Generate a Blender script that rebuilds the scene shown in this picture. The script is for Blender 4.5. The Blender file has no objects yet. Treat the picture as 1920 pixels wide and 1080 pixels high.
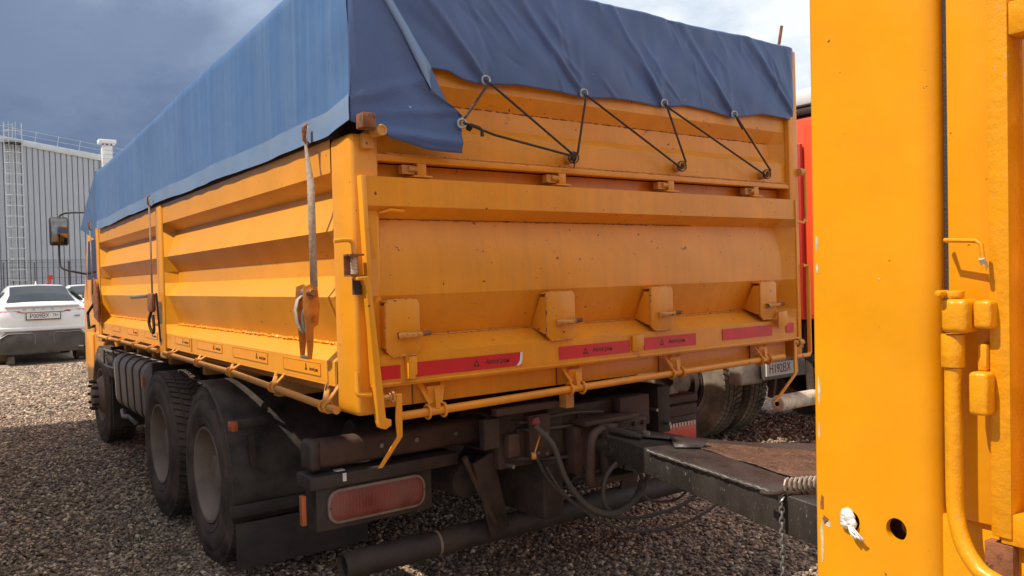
import bpy, bmesh, math, random
import numpy as np
from mathutils import Vector, Matrix
R = math.radians
random.seed(7); rng = np.random.default_rng(7)
SC = bpy.context.scene; COL = SC.collection

# ------------------------------------------------------------------ camera
cam_d = bpy.data.cameras.new('camera'); cam = bpy.data.objects.new('camera', cam_d); COL.objects.link(cam)
cam_d.sensor_width = 36; cam_d.lens = 36 * 1500 / 1920; cam_d.clip_start = .05; cam_d.clip_end = 3000
yaw, pitch, roll = .6278, -.0135, -.0282
Fw = Vector((math.sin(yaw) * math.cos(pitch), math.cos(yaw) * math.cos(pitch), math.sin(pitch)))
Rt = Vector((math.cos(yaw), -math.sin(yaw), 0)); Up = Rt.cross(Fw)
R2 = Rt * math.cos(roll) + Up * math.sin(roll); U2 = -Rt * math.sin(roll) + Up * math.cos(roll)
cam.matrix_world = Matrix(((R2.x, U2.x, -Fw.x, -1.276), (R2.y, U2.y, -Fw.y, -2.785), (R2.z, U2.z, -Fw.z, .489), (0, 0, 0, 1)))
SC.camera = cam
# ------------------------------------------------------------------ light
SUNDIR = Vector((.55, -.10, -.83)).normalized()          # direction the sunlight travels
sun_d = bpy.data.lights.new('sun', 'SUN'); sun_d.energy = 4.3; sun_d.angle = R(.5); sun_d.color = (1, .91, .77)
sun = bpy.data.objects.new('sun', sun_d); COL.objects.link(sun)
sun.rotation_euler = SUNDIR.to_track_quat('-Z', 'Y').to_euler()
SC.view_settings.view_transform = 'Standard'; SC.view_settings.look = 'None'
SC.view_settings.exposure = .32; SC.view_settings.gamma = 1; SC.view_settings.use_curve_mapping = False

world = bpy.data.worlds.new('World'); SC.world = world; world.use_nodes = True
def build_world():
    nt = world.node_tree; N = nt.nodes; K = nt.links; N.clear()
    out = N.new('ShaderNodeOutputWorld'); bg = N.new('ShaderNodeBackground')
    sky = N.new('ShaderNodeTexSky'); sky.sky_type = 'NISHITA'; sky.sun_disc = False
    d = -SUNDIR; sky.sun_elevation = math.asin(d.z); sky.sun_rotation = math.atan2(d.x, d.y)
    sky.dust_density = 1.5
    tc = N.new('ShaderNodeTexCoord')
    mp = N.new('ShaderNodeMapping'); mp.inputs['Scale'].default_value = (1, 1, 1.9); K.new(tc.outputs['Generated'], mp.inputs[0])
    n1 = N.new('ShaderNodeTexNoise'); n1.inputs['Scale'].default_value = 2.6; n1.inputs['Detail'].default_value = 7; n1.inputs['Roughness'].default_value = .55; n1.inputs['Distortion'].default_value = .25
    K.new(mp.outputs[0], n1.inputs['Vector'])
    dt = N.new('ShaderNodeVectorMath'); dt.operation = 'DOT_PRODUCT'; dt.inputs[1].default_value = (.81, -.59, 1.15)
    K.new(tc.outputs['Generated'], dt.inputs[0])
    m1 = N.new('ShaderNodeMath'); m1.operation = 'MULTIPLY_ADD'; m1.inputs[1].default_value = .75; m1.inputs[2].default_value = -.375
    K.new(n1.outputs['Fac'], m1.inputs[0])
    m2 = N.new('ShaderNodeMath'); m2.operation = 'ADD'; K.new(m1.outputs[0], m2.inputs[0]); K.new(dt.outputs['Value'], m2.inputs[1])
    mr = N.new('ShaderNodeMapRange'); mr.inputs['From Min'].default_value = -.45; mr.inputs['From Max'].default_value = .85
    K.new(m2.outputs[0], mr.inputs['Value'])
    cr = N.new('ShaderNodeValToRGB'); e = cr.color_ramp.elements
    e[0].position = 0; e[0].color = (.130, .175, .28, 1)
    e[1].position = 1; e[1].color = (1.0, 1.0, 1.0, 1)
    for p, c in ((.30, (.185, .24, .365, 1)), (.46, (.40, .48, .62, 1)), (.62, (.78, .84, .90, 1))):
        q = e.new(p); q.color = c
    K.new(mr.outputs[0], cr.inputs['Fac'])
    # grey undersides inside the bright cloud
    n2 = N.new('ShaderNodeTexNoise'); n2.inputs['Scale'].default_value = 4.5; n2.inputs['Detail'].default_value = 8; n2.inputs['Roughness'].default_value = .6
    K.new(mp.outputs[0], n2.inputs['Vector'])
    c2 = N.new('ShaderNodeValToRGB'); c2.color_ramp.elements[0].position = .40; c2.color_ramp.elements[0].color = (.52, .60, .72, 1)
    c2.color_ramp.elements[1].position = .60; c2.color_ramp.elements[1].color = (1, 1, 1, 1); K.new(n2.outputs['Fac'], c2.inputs['Fac'])
    mx = N.new('ShaderNodeMix'); mx.data_type = 'RGBA'; mx.blend_type = 'MULTIPLY'; mx.inputs[0].default_value = .85
    K.new(cr.outputs[0], mx.inputs[6]); K.new(c2.outputs[0], mx.inputs[7])
    # cloud radiance scaled so that it sits above the nishita sky at the same background strength
    sc = N.new('ShaderNodeVectorMath'); sc.operation = 'SCALE'; sc.inputs['Scale'].default_value = 9.6; K.new(mx.outputs[2], sc.inputs[0])
    m3 = N.new('ShaderNodeMix'); m3.data_type = 'RGBA'; m3.inputs[0].default_value = .93
    K.new(sky.outputs[0], m3.inputs[6]); K.new(sc.outputs[0], m3.inputs[7])
    K.new(m3.outputs[2], bg.inputs['Color']); bg.inputs['Strength'].default_value = .10
    K.new(bg.outputs[0], out.inputs[0])
build_world()

# ------------------------------------------------------------------ materials
def mat(name, color, rough=.5, metal=0, var=.12, vscale=3.0, bump=0, bscale=60, chips=0, chipcol=(.07, .03, .018), chipscale=28,
        dust=0, dustcol=(.30, .23, .16), streak=0, streakcol=(.5, .5, .5), coat=0, spec=.5, emit=None, stretch=(1, 1, 1), dustscale=5, dent=0, scratch=0, scratchcol=(.5, .42, .25)):
    m = bpy.data.materials.new(name); m.use_nodes = True; nt = m.node_tree; N = nt.nodes; K = nt.links
    b = N['Principled BSDF']; b.inputs['Roughness'].default_value = rough; b.inputs['Metallic'].default_value = metal
    b.inputs['Specular IOR Level'].default_value = spec; b.inputs['Coat Weight'].default_value = coat; b.inputs['Coat Roughness'].default_value = .12
    tc = N.new('ShaderNodeTexCoord'); mp = N.new('ShaderNodeMapping'); mp.inputs['Scale'].default_value = stretch
    K.new(tc.outputs['Object'], mp.inputs[0]); V = mp.outputs[0]
    def noise(s, det=4, ro=.55):
        n = N.new('ShaderNodeTexNoise'); n.inputs['Scale'].default_value = s; n.inputs['Detail'].default_value = det; n.inputs['Roughness'].default_value = ro
        K.new(V, n.inputs['Vector']); return n.outputs['Fac']
    def ramp(fac, a, b_):
        r = N.new('ShaderNodeMapRange'); r.inputs['From Min'].default_value = a; r.inputs['From Max'].default_value = b_
        K.new(fac, r.inputs['Value']); return r.outputs[0]
    def mix(f, a, c):
        x = N.new('ShaderNodeMix'); x.data_type = 'RGBA'
        if isinstance(f, (int, float)): x.inputs[0].default_value = f
        else: K.new(f, x.inputs[0])
        for i, q in ((6, a), (7, c)):
            if isinstance(q, tuple): x.inputs[i].default_value = (*q[:3], 1)
            else: K.new(q, x.inputs[i])
        return x.outputs[2]
    def mul(f, k):
        x = N.new('ShaderNodeMath'); x.operation = 'MULTIPLY'; K.new(f, x.inputs[0])
        if isinstance(k, (int, float)): x.inputs[1].default_value = k
        else: K.new(k, x.inputs[1])
        return x.outputs[0]
    lo = tuple(c * (1 - var) for c in color); hi = tuple(min(1, c * (1 + var)) for c in color)
    col = mix(ramp(noise(vscale), .3, .7), lo, hi)
    rg = None
    if streak:
        s = N.new('ShaderNodeTexNoise'); mp2 = N.new('ShaderNodeMapping'); mp2.inputs['Scale'].default_value = (14, 14, .35); K.new(tc.outputs['Object'], mp2.inputs[0])
        s.inputs['Scale'].default_value = 1.6; s.inputs['Detail'].default_value = 5; s.inputs['Roughness'].default_value = .65; K.new(mp2.outputs[0], s.inputs['Vector'])
        col = mix(mul(ramp(s.outputs['Fac'], .42, .72), streak), col, streakcol)
    if dust:
        f = mul(ramp(noise(dustscale, 7, .65), .35, .75), dust); col = mix(f, col, dustcol)
        q = N.new('ShaderNodeMath'); q.operation = 'MULTIPLY_ADD'; K.new(f, q.inputs[0]); q.inputs[1].default_value = .45; q.inputs[2].default_value = rough; rg = q.outputs[0]
    if scratch:
        for sc_, th in (((2, 2.5, 120), .0), ((3, 90, 4), .012)):
            mq = N.new('ShaderNodeMapping'); mq.inputs['Scale'].default_value = sc_; mq.inputs['Rotation'].default_value = (.35, 0, 0); K.new(tc.outputs['Object'], mq.inputs[0])
            nq = N.new('ShaderNodeTexNoise'); nq.inputs['Scale'].default_value = 2.2; nq.inputs['Detail'].default_value = 3; K.new(mq.outputs[0], nq.inputs['Vector'])
            col = mix(mul(ramp(nq.outputs['Fac'], .735 + th, .76 + th), scratch), col, scratchcol)
    if chips:
        f1 = ramp(noise(chipscale, 5, .6), 1 - chips, 1 - chips + .025); col = mix(f1, col, chipcol)
    K.new(col, b.inputs['Base Color'])
    if rg is None:
        q = N.new('ShaderNodeMapRange'); q.inputs['From Min'].default_value = .3; q.inputs['From Max'].default_value = .7; q.inputs['To Min'].default_value = rough * .82; q.inputs['To Max'].default_value = min(1, rough * 1.25)
        K.new(noise(9, 5, .6), q.inputs['Value']); rg = q.outputs[0]
    K.new(rg, b.inputs['Roughness'])
    if bump:
        bp = N.new('ShaderNodeBump'); bp.inputs['Strength'].default_value = bump; bp.inputs['Distance'].default_value = .004
        K.new(noise(bscale, 4, .6), bp.inputs['Height'])
        if dent:
            bd = N.new('ShaderNodeBump'); bd.inputs['Strength'].default_value = dent; bd.inputs['Distance'].default_value = .03; K.new(noise(3.2, 2, .5), bd.inputs['Height']); K.new(bd.outputs[0], bp.inputs['Normal'])
        K.new(bp.outputs[0], b.inputs['Normal'])
    if emit:
        b.inputs['Emission Color'].default_value = (*emit[:3], 1); b.inputs['Emission Strength'].default_value = emit[3]
    return m

YEL = (.80, .305, .008)
M = {}
M['yellow'] = mat('yellow_paint', YEL, .36, var=.06, bump=.22, bscale=38, chips=.315, chipscale=34, dust=.16, dustcol=(.60, .32, .09), coat=.15, dent=.25, scratch=.5, scratchcol=(.35, .14, .03))
M['yellow_gate'] = mat('yellow_paint_tailgate', (.79, .285, .008), .40, var=.09, bump=.25, bscale=30, chips=.325, chipscale=30, dust=.20, dustcol=(.46, .24, .07), streak=.25, streakcol=(.46, .17, .02), coat=.1, dent=.3, scratch=.6, scratchcol=(.28, .11, .03))
M['yellow_weld'] = mat('yellow_weld_bead', (.62, .26, .04), .55, var=.4, vscale=40, bump=1, bscale=90, chips=.42, chipscale=40)
M['yellow_dirty'] = mat('yellow_paint_dusty_rail', (.66, .27, .035), .5, var=.15, bump=.3, bscale=60, chips=.36, chipscale=30, dust=.6, dustcol=(.40, .25, .13))
M['yellow_trailer'] = mat('yellow_paint_trailer', (.75, .305, .003), .34, spec=.3, var=.07, vscale=6, bump=.16, bscale=30, chips=.295, chipscale=55, coat=.08, dent=.22, dust=.22, dustcol=(.62, .27, .02), dustscale=9, scratch=.6, scratchcol=(.62, .40, .16))
M['yellow_thick'] = mat('yellow_paint_thick_runs', (.74, .30, .003), .30, spec=.35, var=.08, vscale=12, bump=.55, bscale=60, chips=.315, chipscale=70, chipcol=(.42, .36, .22), coat=.15, dent=.12, dust=.25, dustcol=(.58, .24, .03), dustscale=20)
M['decal_line'] = mat('decal_outline', (.42, .15, .01), .4); M['decal_yellow'] = mat('decal_orange', (.84, .305, .008), .3, var=.05)
M['black_print'] = mat('black_print', (.035, .02, .015), .5)
M['red_tape'] = mat('red_reflective_tape', (.62, .020, .030), .32, var=.1, vscale=8, dust=.2, dustcol=(.3, .05, .04), bump=.15, bscale=200)
M['white_tape'] = mat('white_torn_backing', (.75, .70, .68), .5)
M['tarp'] = mat('blue_tarpaulin', (.070, .155, .335), .38, var=.10, vscale=1.2, bump=.3, bscale=240, streak=.34, streakcol=(.20, .27, .37), dust=.25, dustcol=(.17, .235, .32), dustscale=1.6, dent=.35)
M['tarp_hem'] = mat('blue_tarpaulin_hem', (.15, .24, .40), .45, var=.12, vscale=2, bump=.3, bscale=20, dust=.5, dustcol=(.26, .29, .33))
M['tarp_shaded'] = mat('blue_tarpaulin_shaded', (.050, .098, .245), .36, var=.14, vscale=2.4, bump=.35, bscale=240, dust=.25, dustcol=(.14, .16, .22), dustscale=4, dent=.4, chips=.275, chipcol=(.36, .38, .42), chipscale=30)  # shaded copy of the tarp blue, darkened for the side away from the sun
M['rope'] = mat('dark_rubber_rope', (.035, .026, .024), .7, bump=.6, bscale=220)
M['steel'] = mat('grommet_steel', (.42, .42, .42), .4, metal=.8, var=.2, vscale=40)
M['webbing'] = mat('dusty_webbing', (.46, .36, .28), .85, var=.25, vscale=60, bump=.8, bscale=260)
M['rust'] = mat('rusty_steel', (.23, .085, .032), .75, var=.35, vscale=25, bump=.7, bscale=80, chips=.42, chipcol=(.10, .05, .03))
M['ratchet'] = mat('ratchet_steel_rusty', (.46, .18, .03), .55, metal=.35, var=.3, vscale=22, bump=.4, bscale=70, chips=.38, chipcol=(.12, .06, .035))
M['dull_steel'] = mat('dull_steel', (.25, .24, .23), .45, metal=.7, var=.2, vscale=30)
M['black_dusty'] = mat('black_dusty_plastic', (.027, .020, .018), .55, var=.25, vscale=7, bump=.6, bscale=50, dust=.7, dustcol=(.090, .060, .046), dustscale=8)
M['chassis'] = mat('chassis_dirt_and_flare', (.026, .017, .014), .62, var=.3, vscale=9, bump=.9, bscale=45, dust=.7, dustcol=(.090, .054, .038), dustscale=9)  # brown of the dust also stands in for warm flare over the dark underside
M['chassis_red'] = mat('chassis_red_brown', (.056, .026, .020), .62, var=.3, vscale=9, bump=.9, bscale=45, dust=.7, dustcol=(.098, .056, .040), dustscale=9)  # dust brown here likewise takes in the warm flare
M['tyre'] = mat('dusty_tyre_rubber', (.048, .034, .028), .78, var=.2, vscale=7, bump=.6, bscale=40, dust=.9, dustcol=(.19, .130, .098), dustscale=6)
M['tyre_grey'] = mat('grey_mud_tyre_rubber', (.08, .068, .055), .85, var=.25, vscale=9, bump=.5, bscale=40, dust=.9, dustcol=(.40, .34, .25), dustscale=3)
M['rim'] = mat('dusty_wheel_rim', (.22, .16, .125), .6, metal=.1, var=.25, vscale=7, bump=.3, bscale=40, dust=.7, dustcol=(.36, .27, .21))
M['lens_red'] = mat('dusty_red_lens', (.20, .024, .020), .38, var=.3, vscale=10, dust=.9, dustcol=(.22, .10, .075), dustscale=9)
M['lens_edge'] = mat('dusty_clear_lens', (.20, .145, .115), .5, var=.2, vscale=20, dust=.5)
M['lens_bright'] = mat('red_lens_clean', (.55, .05, .045), .25, var=.15, vscale=30)
M['lens_white'] = mat('clear_lens_ribs', (.62, .52, .46), .3)
M['orange_lens'] = mat('orange_marker_lens', (.45, .09, .02), .35, dust=.3)
M['drawbar'] = mat('drawbar_worn_black', (.036, .031, .029), .40, metal=.3, var=.3, vscale=9, bump=.8, bscale=55, chips=.365, chipcol=(.20, .17, .15), chipscale=120, dust=.5, dustcol=(.12, .098, .083), stretch=(1, 1, .35))
M['deck_rust'] = mat('drawbar_rusty_deck', (.10, .05, .028), .6, metal=.2, var=.5, vscale=14, bump=1, bscale=70, chips=.42, chipcol=(.26, .14, .08), chipscale=110)
M['hose'] = mat('black_hose', (.055, .045, .04), .5, var=.2, dust=.4, dustcol=(.14, .11, .09))
M['cloth_white'] = mat('white_rag', (.72, .70, .66), .9, bump=.5, bscale=90)
M['tank'] = mat('dusty_fuel_tank', (.30, .25, .22), .45, metal=.25, var=.2, vscale=4, bump=.25, bscale=25, dust=.7, dustcol=(.27, .21, .17), dustscale=4)
M['tank_end'] = mat('tank_bare_metal', (.55, .53, .50), .35, metal=.6, var=.12)
M['glass_dark'] = mat('dark_glass', (.02, .024, .028), .07, spec=.7)
M['mirror'] = mat('mirror_glass', (.22, .21, .2), .08, metal=1, var=.03)
M['white_car'] = mat('white_car_paint', (.80, .80, .79), .22, var=.02, coat=.5, dust=.25, dustcol=(.55, .49, .42), dustscale=2)
M['car_black'] = mat('black_car_plastic', (.04, .036, .034), .55, dust=.6, dustcol=(.16, .13, .11))
M['chrome'] = mat('chrome_trim', (.62, .62, .62), .2, metal=1, var=.05)
M['plate'] = mat('white_number_plate', (.74, .73, .72), .45, dust=.25)
M['red_truck'] = mat('red_truck_paint', (.78, .085, .022), .35, var=.06, bump=.1, bscale=20, dust=.18, dustcol=(.5, .12, .07), coat=.2)
M['red_dark'] = mat('dark_red_paint', (.40, .03, .02), .4)
M['silver'] = mat('silver_dusty_metal', (.42, .38, .33), .42, metal=.55, var=.3, vscale=12, bump=.3, bscale=40, dust=.5, dustcol=(.35, .28, .2))
M['pale_pipe'] = mat('pale_scuffed_tube', (.62, .52, .40), .5, var=.25, vscale=18, bump=.4, bscale=60, chips=.40, chipcol=(.28, .22, .17), chipscale=16)
M['wall'] = mat('warehouse_cladding', (.41, .45, .51), .5, var=.05, vscale=.6, streak=.25, streakcol=(.30, .32, .35))
M['wall_dark'] = mat('warehouse_cladding_lower', (.34, .37, .42), .55, var=.03)
M['galv'] = mat('galvanised_steel', (.55, .58, .60), .4, metal=.3, var=.1)
M['white'] = mat('white_vent', (.78, .80, .80), .45, var=.05)
M['dark_metal'] = mat('dark_post', (.05, .05, .055), .6)
M['red_machine'] = mat('red_implement_paint', (.50, .04, .03), .5)
M['concrete'] = mat('grey_concrete_block', (.42, .37, .31), .9, bump=.4, bscale=30)

# ------------------------------------------------------------------ builders
W = {}
class MB:
    def __init__(s): s.v = []; s.f = []
    def add(s, vs, fs):
        o = len(s.v); s.v += [tuple(v) for v in vs]; s.f += [tuple(i + o for i in f) for f in fs]; return s
    def box(s, x0, x1, y0, y1, z0, z1):
        vs = [(x, y, z) for x in (x0, x1) for y in (y0, y1) for z in (z0, z1)]
        return s.add(vs, [(0, 1, 3, 2), (4, 6, 7, 5), (0, 4, 5, 1), (2, 3, 7, 6), (0, 2, 6, 4), (1, 5, 7, 3)])
    def prism(s, poly, axis, a, b):
        n = len(poly)
        def P(p, t): return (t, p[0], p[1]) if axis == 'x' else ((p[0], t, p[1]) if axis == 'y' else (p[0], p[1], t))
        vs = [P(p, a) for p in poly] + [P(p, b) for p in poly]
        return s.add(vs, [tuple(range(n))[::-1], tuple(range(n, 2 * n))] + [(i, (i + 1) % n, n + (i + 1) % n, n + i) for i in range(n)])
    def bar(s, p0, p1, w, h, up=(0, 0, 1)):
        p0 = Vector(p0); p1 = Vector(p1); d = (p1 - p0).normalized(); u = Vector(up)
        a = d.cross(u); a = a.normalized() if a.length > 1e-6 else Vector((1, 0, 0)); u = a.cross(d)
        vs = [p + a * i * w / 2 + u * j * h / 2 for p in (p0, p1) for i in (-1, 1) for j in (-1, 1)]
        return s.add(vs, [(0, 1, 3, 2), (4, 6, 7, 5), (0, 4, 5, 1), (2, 3, 7, 6), (0, 2, 6, 4), (1, 5, 7, 3)])
    def tube(s, path, r, n=10, close=False, sub=0):
        P = [Vector(p) for p in path]
        if sub:
            Q = []; m = len(P)
            for i in range(m if close else m - 1):
                a, b, c, d = (P[(i - 1) % m] if close or i > 0 else P[0]), P[i], P[(i + 1) % m], (P[(i + 2) % m] if close or i < m - 2 else P[-1])
                for k in range(sub):
                    t = k / sub; Q.append(.5 * ((2 * b) + (c - a) * t + (2 * a - 5 * b + 4 * c - d) * t * t + (3 * b - a - 3 * c + d) * t ** 3))
            if not close: Q.append(P[-1])
            P = Q
        m = len(P); rr = r if isinstance(r, (list, tuple)) else [r] * m; vs = []; up = None
        for i, p in enumerate(P):
            d = (P[(i + 1) % m] - P[i - 1]) if close else (P[min(i + 1, m - 1)] - P[max(i - 1, 0)])
            d.normalize()
            if up is None: up = d.orthogonal().normalized()
            up = (up - d * up.dot(d)); up = up.normalized() if up.length > 1e-6 else d.orthogonal().normalized()
            q = d.cross(up)
            for k in range(n):
                t = 2 * math.pi * k / n; vs.append(p + (up * math.cos(t) + q * math.sin(t)) * rr[i])
        fs = []
        for i in range(m if close else m - 1):
            for k in range(n):
                a = i * n + k; b = i * n + (k + 1) % n; c = ((i + 1) % m) * n + (k + 1) % n; d = ((i + 1) % m) * n + k; fs.append((a, b, c, d))
        if not close: fs += [tuple(range(n))[::-1], tuple(range((m - 1) * n, m * n))]
        return s.add(vs, fs)
    def cyl(s, p0, p1, r, n=16): return s.tube([p0, p1], r, n)
    def ring(s, c, axis, R_, r, n=20, k=8):
        ax = Vector(axis).normalized(); u = ax.orthogonal().normalized(); w = ax.cross(u)
        return s.tube([Vector(c) + (u * math.cos(2 * math.pi * i / n) + w * math.sin(2 * math.pi * i / n)) * R_ for i in range(n)], r, k, close=True)
    def lathe(s, prof, c=(0, 0, 0), n=48):      # profile of (x, radius) about the x axis
        m = len(prof); vs = []
        for i in range(n):
            t = 2 * math.pi * i / n
            for x, r in prof: vs.append((c[0] + x, c[1] + r * math.cos(t), c[2] + r * math.sin(t)))
        return s.add(vs, [(i * m + j, i * m + j + 1, ((i + 1) % n) * m + j + 1, ((i + 1) % n) * m + j) for i in range(n) for j in range(m - 1)])
    def grid(s, rows):
        n = len(rows[0]); vs = [p for r in rows for p in r]
        return s.add(vs, [(i * n + j, i * n + j + 1, (i + 1) * n + j + 1, (i + 1) * n + j) for i in range(len(rows) - 1) for j in range(n - 1)])
    def build(s, name, m, parent=None, bevel=0, seg=2, angle=35, loc=None, thick=0):
        me = bpy.data.meshes.new(name); o = Vector(loc) if loc is not None else Vector((0, 0, 0))
        me.from_pydata([tuple(Vector(v) - o) for v in s.v], [], s.f)
        bm = bmesh.new(); bm.from_mesh(me); bmesh.ops.recalc_face_normals(bm, faces=bm.faces)
        if bevel:
            es = [e for e in bm.edges if len(e.link_faces) == 2 and e.calc_face_angle(0) > R(28)]
            bmesh.ops.bevel(bm, geom=es, offset=bevel, segments=seg, affect='EDGES', clamp_overlap=True, profile=.5)
        bm.to_mesh(me); bm.free()
        for p in me.polygons: p.use_smooth = True
        me.set_sharp_from_angle(angle=R(angle))
        me.materials.append(M[m] if isinstance(m, str) else m)
        ob = bpy.data.objects.new(name, me); COL.objects.link(ob); W[ob] = o
        if thick:
            md = ob.modifiers.new('thickness', 'SOLIDIFY'); md.thickness = thick; md.offset = 0
        if parent is not None: ob.parent = parent; ob.location = o - W[parent]
        else: ob.location = o
        return ob
def tag(o, label=None, cat=None, group=None, kind=None):
    for k, v in (('label', label), ('category', cat), ('group', group), ('kind', kind)):
        if v: o[k] = v
    return o
def thing(name, label, cat, loc, group=None):
    o = bpy.data.objects.new(name, None); COL.objects.link(o); o.location = loc; o.empty_display_size = .1; W[o] = Vector(loc)
    return tag(o, label, cat, group)
def holder(name, loc, parent):
    o = bpy.data.objects.new(name, None); COL.objects.link(o); o.empty_display_size = .1; W[o] = Vector(loc); o.parent = parent; o.location = W[o] - W[parent]; return o
def place_copy(src, loc, parent, kids=True):
    o = src.copy(); COL.objects.link(o); W[o] = Vector(loc); o.parent = parent; o.location = W[o] - (W[parent] if parent else Vector())
    if kids:
        for ch in src.children:
            c = ch.copy(); COL.objects.link(c); c.parent = o; W[c] = W[o] + c.location
    return o
def text(body, size, pos, xdir, ydir, parent, m, name='lettering', ext=.0006, align='CENTER', shear=0, sx=1):
    cu = bpy.data.curves.new(name, 'FONT'); cu.body = body; cu.size = size; cu.extrude = ext; cu.align_x = align; cu.align_y = 'CENTER'; cu.shear = shear
    cu.resolution_u = 3
    t = bpy.data.objects.new(name, cu); COL.objects.link(t)
    me = bpy.data.meshes.new_from_object(t, depsgraph=bpy.context.evaluated_depsgraph_get())
    bpy.data.objects.remove(t)
    X = Vector(xdir).normalized(); Y = Vector(ydir).normalized(); Z = X.cross(Y)
    me.transform(Matrix(((X.x * sx, Y.x, Z.x, 0), (X.y * sx, Y.y, Z.y, 0), (X.z * sx, Y.z, Z.z, 0), (0, 0, 0, 1))))
    me.materials.clear(); me.materials.append(M[m])
    o = bpy.data.objects.new(name, me); COL.objects.link(o); W[o] = Vector(pos); o.parent = parent; o.location = W[o] - W[parent]; return o
def seamline(path, parent, r=.0035, m='yellow_weld', name='weld_seam', jit=.0015):
    P = []; A = [Vector(p) for p in path]
    for a, b in zip(A, A[1:]):
        n = max(2, int((b - a).length / .012))
        for i in range(n): P.append(a.lerp(b, i / n) + Vector([random.uniform(-jit, jit) for _ in range(3)]))
    P.append(A[-1])
    return MB().tube(P, [r * random.uniform(.6, 1.5) for _ in P], 5).build(name, m, parent)

# ------------------------------------------------------------------ ground
GZ = -1.03
def ground_material():
    m = bpy.data.materials.new('gravel_ground'); m.use_nodes = True; N = m.node_tree.nodes; K = m.node_tree.links; b = N['Principled BSDF']
    tc = N.new('ShaderNodeTexCoord')
    v = N.new('ShaderNodeTexVoronoi'); v.inputs['Scale'].default_value = 34; K.new(tc.outputs['Object'], v.inputs['Vector'])
    cr = N.new('ShaderNodeValToRGB'); sp = N.new('ShaderNodeSeparateColor'); K.new(v.outputs['Color'], sp.inputs[0]); K.new(sp.outputs[0], cr.inputs[0])
    e = cr.color_ramp.elements; e[0].color = (.17, .120, .082, 1); e[1].color = (.60, .47, .32, 1); e.new(.5).color = (.34, .25, .17, 1)
    n = N.new('ShaderNodeTexNoise'); n.inputs['Scale'].default_value = .6; n.inputs['Detail'].default_value = 6; K.new(tc.outputs['Object'], n.inputs['Vector'])
    r = N.new('ShaderNodeMapRange'); r.inputs['From Min'].default_value = .3; r.inputs['From Max'].default_value = .7; r.inputs['To Min'].default_value = .78; r.inputs['To Max'].default_value = 1.15
    K.new(n.outputs['Fac'], r.inputs['Value']); s = N.new('ShaderNodeVectorMath'); s.operation = 'SCALE'; K.new(cr.outputs[0], s.inputs[0]); K.new(r.outputs[0], s.inputs['Scale'])
    K.new(s.outputs[0], b.inputs['Base Color']); b.inputs['Roughness'].default_value = .85
    bp = N.new('ShaderNodeBump'); bp.inputs['Strength'].default_value = 1; bp.inputs['Distance'].default_value = .02; bp.invert = True
    K.new(v.outputs['Distance'], bp.inputs['Height']); K.new(bp.outputs[0], b.inputs['Normal']); return m
gm = ground_material()
def ground():
    xs = [-400, -150, -60, -25, -10, -5, -3, -2, -1, 0, 1, 2, 3, 4, 5, 6, 8, 12, 25, 60, 150, 400]; ys = [-60, -20, -8, -4, -2, -1, 0, 1, 2, 3, 4, 5, 6, 8, 10, 13, 18, 30, 60, 120, 300, 900]
    rows = [[(x, y, GZ - .012 + (random.uniform(-.012, .012) if abs(x) < 12 and abs(y) < 20 else 0)) for x in xs] for y in ys]
    tag(MB().grid(rows).build('ground', gm), kind='structure', label='gravel yard ground stretching to the warehouse')
ground()
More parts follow.
